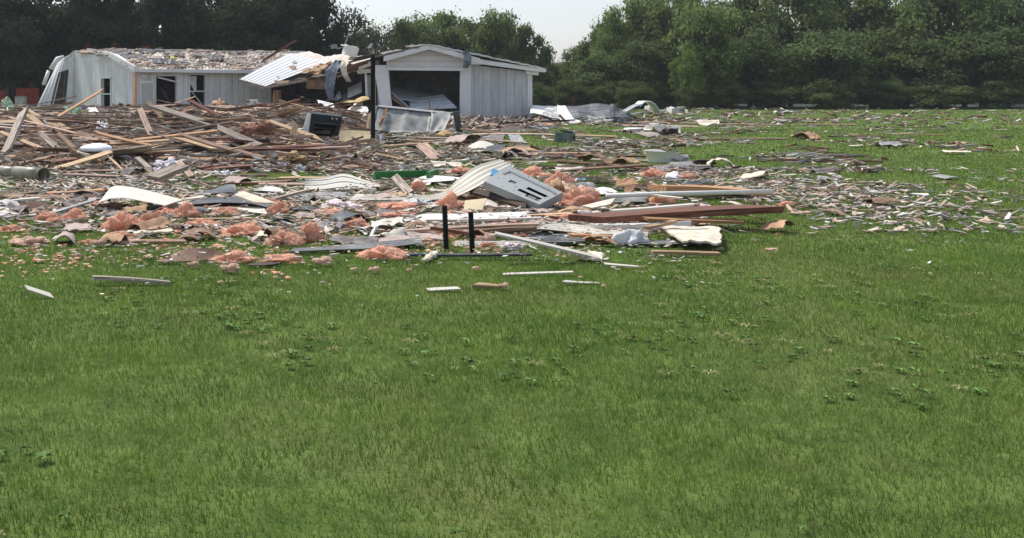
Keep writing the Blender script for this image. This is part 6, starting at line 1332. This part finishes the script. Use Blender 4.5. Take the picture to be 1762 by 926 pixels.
for i, (px, top, Y, w, lab) in enumerate([(935, 140, 82, 60, 'low bush beside the garage corner'), (985, 132, 80, 80, 'round bush behind the white tarp'), (1040, 138, 79, 75, 'bush behind the grey metal section'), (1090, 135, 77, 70, 'bush behind the bent arch'), (1140, 138, 78, 70, 'bush right of the bent arch'), (1190, 140, 76, 60, 'bush below the young light tree'),
        (1250, 135, 76, 90, 'bush past the right edge'), (1330, 135, 77, 100, 'wide bush on the far right lawn edge'), (1420, 135, 76, 110, 'wide bush beyond the lawn'), (1520, 135, 77, 110, 'wide dark bush beyond the lawn'), (1620, 135, 76, 120, 'wide bush near the far right'), (1720, 135, 77, 110, 'wide bush at the far right border')]):
    tree(px, top, Y, w, 'mid', lab, low=-.2, group='bushes along the foot of the wood', name='shrub')
for i, (px, top, w, lab) in enumerate([(-20, 120, 150, 'low dark thicket behind the red shed'), (110, 118, 150, 'low dark thicket behind the crushed wall'), (250, 118, 150, 'low dark thicket behind the roof above the doorway'), (390, 118, 150, 'low dark thicket behind the roof right of the window'), (520, 118, 150, 'low dark thicket behind the fallen white roof')]):
    tree(px, top, 90, w, 'dark', lab, low=-.3, group='thickets under the evergreens', name='thicket')
for i, px in enumerate(range(960, 1800, 95)):
    tree(px, 100 + (i * 37) % 22, 100 + (i * 13) % 7, 150, 'mid', f"dark thicket deep in the right wood{['', ' beside the garage corner', ' behind the metal roll', ' behind the bent arch', ' behind the young light tree'][min(i + 1, 4)] if i < 4 else ', part ' + ['just past the light tree', 'right of the lawn middle', 'before the tallest far trees', 'near the far border', 'at the far border'][i - 4]}", low=-.3, group='thickets deep in the right wood', name='thicket')
for (px, top, Y, w, lab) in ((152, 70, 72, 26, 'dead brown branch of foliage above the torn gable roof'), (196, 70, 72, 40, 'reddish dead foliage above the left roof ridge'), (250, 76, 72, 60, 'faded brown foliage low behind the ridge'), (55, 140, 68, 16, 'small rusty brown bush by the red shed'), (985, 165, 70, 18, 'small rusty dead sapling behind the grey metal section')):
    tree(px, top, Y, w, 'brown', lab, low=.6 if top < 100 else .2, group='dead brown foliage', name='dead_tree')
for (px, Y, w, h, lab) in ((207, 46, 28, 24, 'tall weeds growing at the foot of the gable window'), (290, 18, .1, .1, '')):
    if w < 1: continue
    me = crown_mesh('weed_leaves', 31, 16, 8, 9, .55, 1600, leafmat('weed_leaf', (.16, .19, .10), (.09, .12, .06), .3), 'round', 1.3); r = empty('weeds', (P(px, 190, Y).x, Y, 0)); tag(r, lab, 'weeds')
    c = bpy.data.objects.new('foliage', me); C.objects.link(c); c.parent = r; s_ = w * Y / F / 8; c.scale = (s_, s_, (P(px, 172, Y).z - .0) / 9); 
print('TREES', NT[0], 'OBJ', len(bpy.data.objects))
# lift things resting on the heap so none sink

def haze():
    mb = MB(); mb.box((0, 60, 14), (420, 150, 30.0)); m = bpy.data.materials.new('haze'); m.use_nodes = True; N = m.node_tree.nodes; N.clear()
    o_ = N.new('ShaderNodeOutputMaterial'); v = N.new('ShaderNodeVolumePrincipled'); v.inputs['Color'].default_value = (.86, .90, .96, 1); v.inputs['Density'].default_value = .00035; v.inputs['Anisotropy'].default_value = .2
    m.node_tree.links.new(v.outputs[0], o_.inputs['Volume']); o = mb.build('haze', m); tag(o, 'thin summer haze in the air over the lawn', 'haze', kind='stuff')
haze()
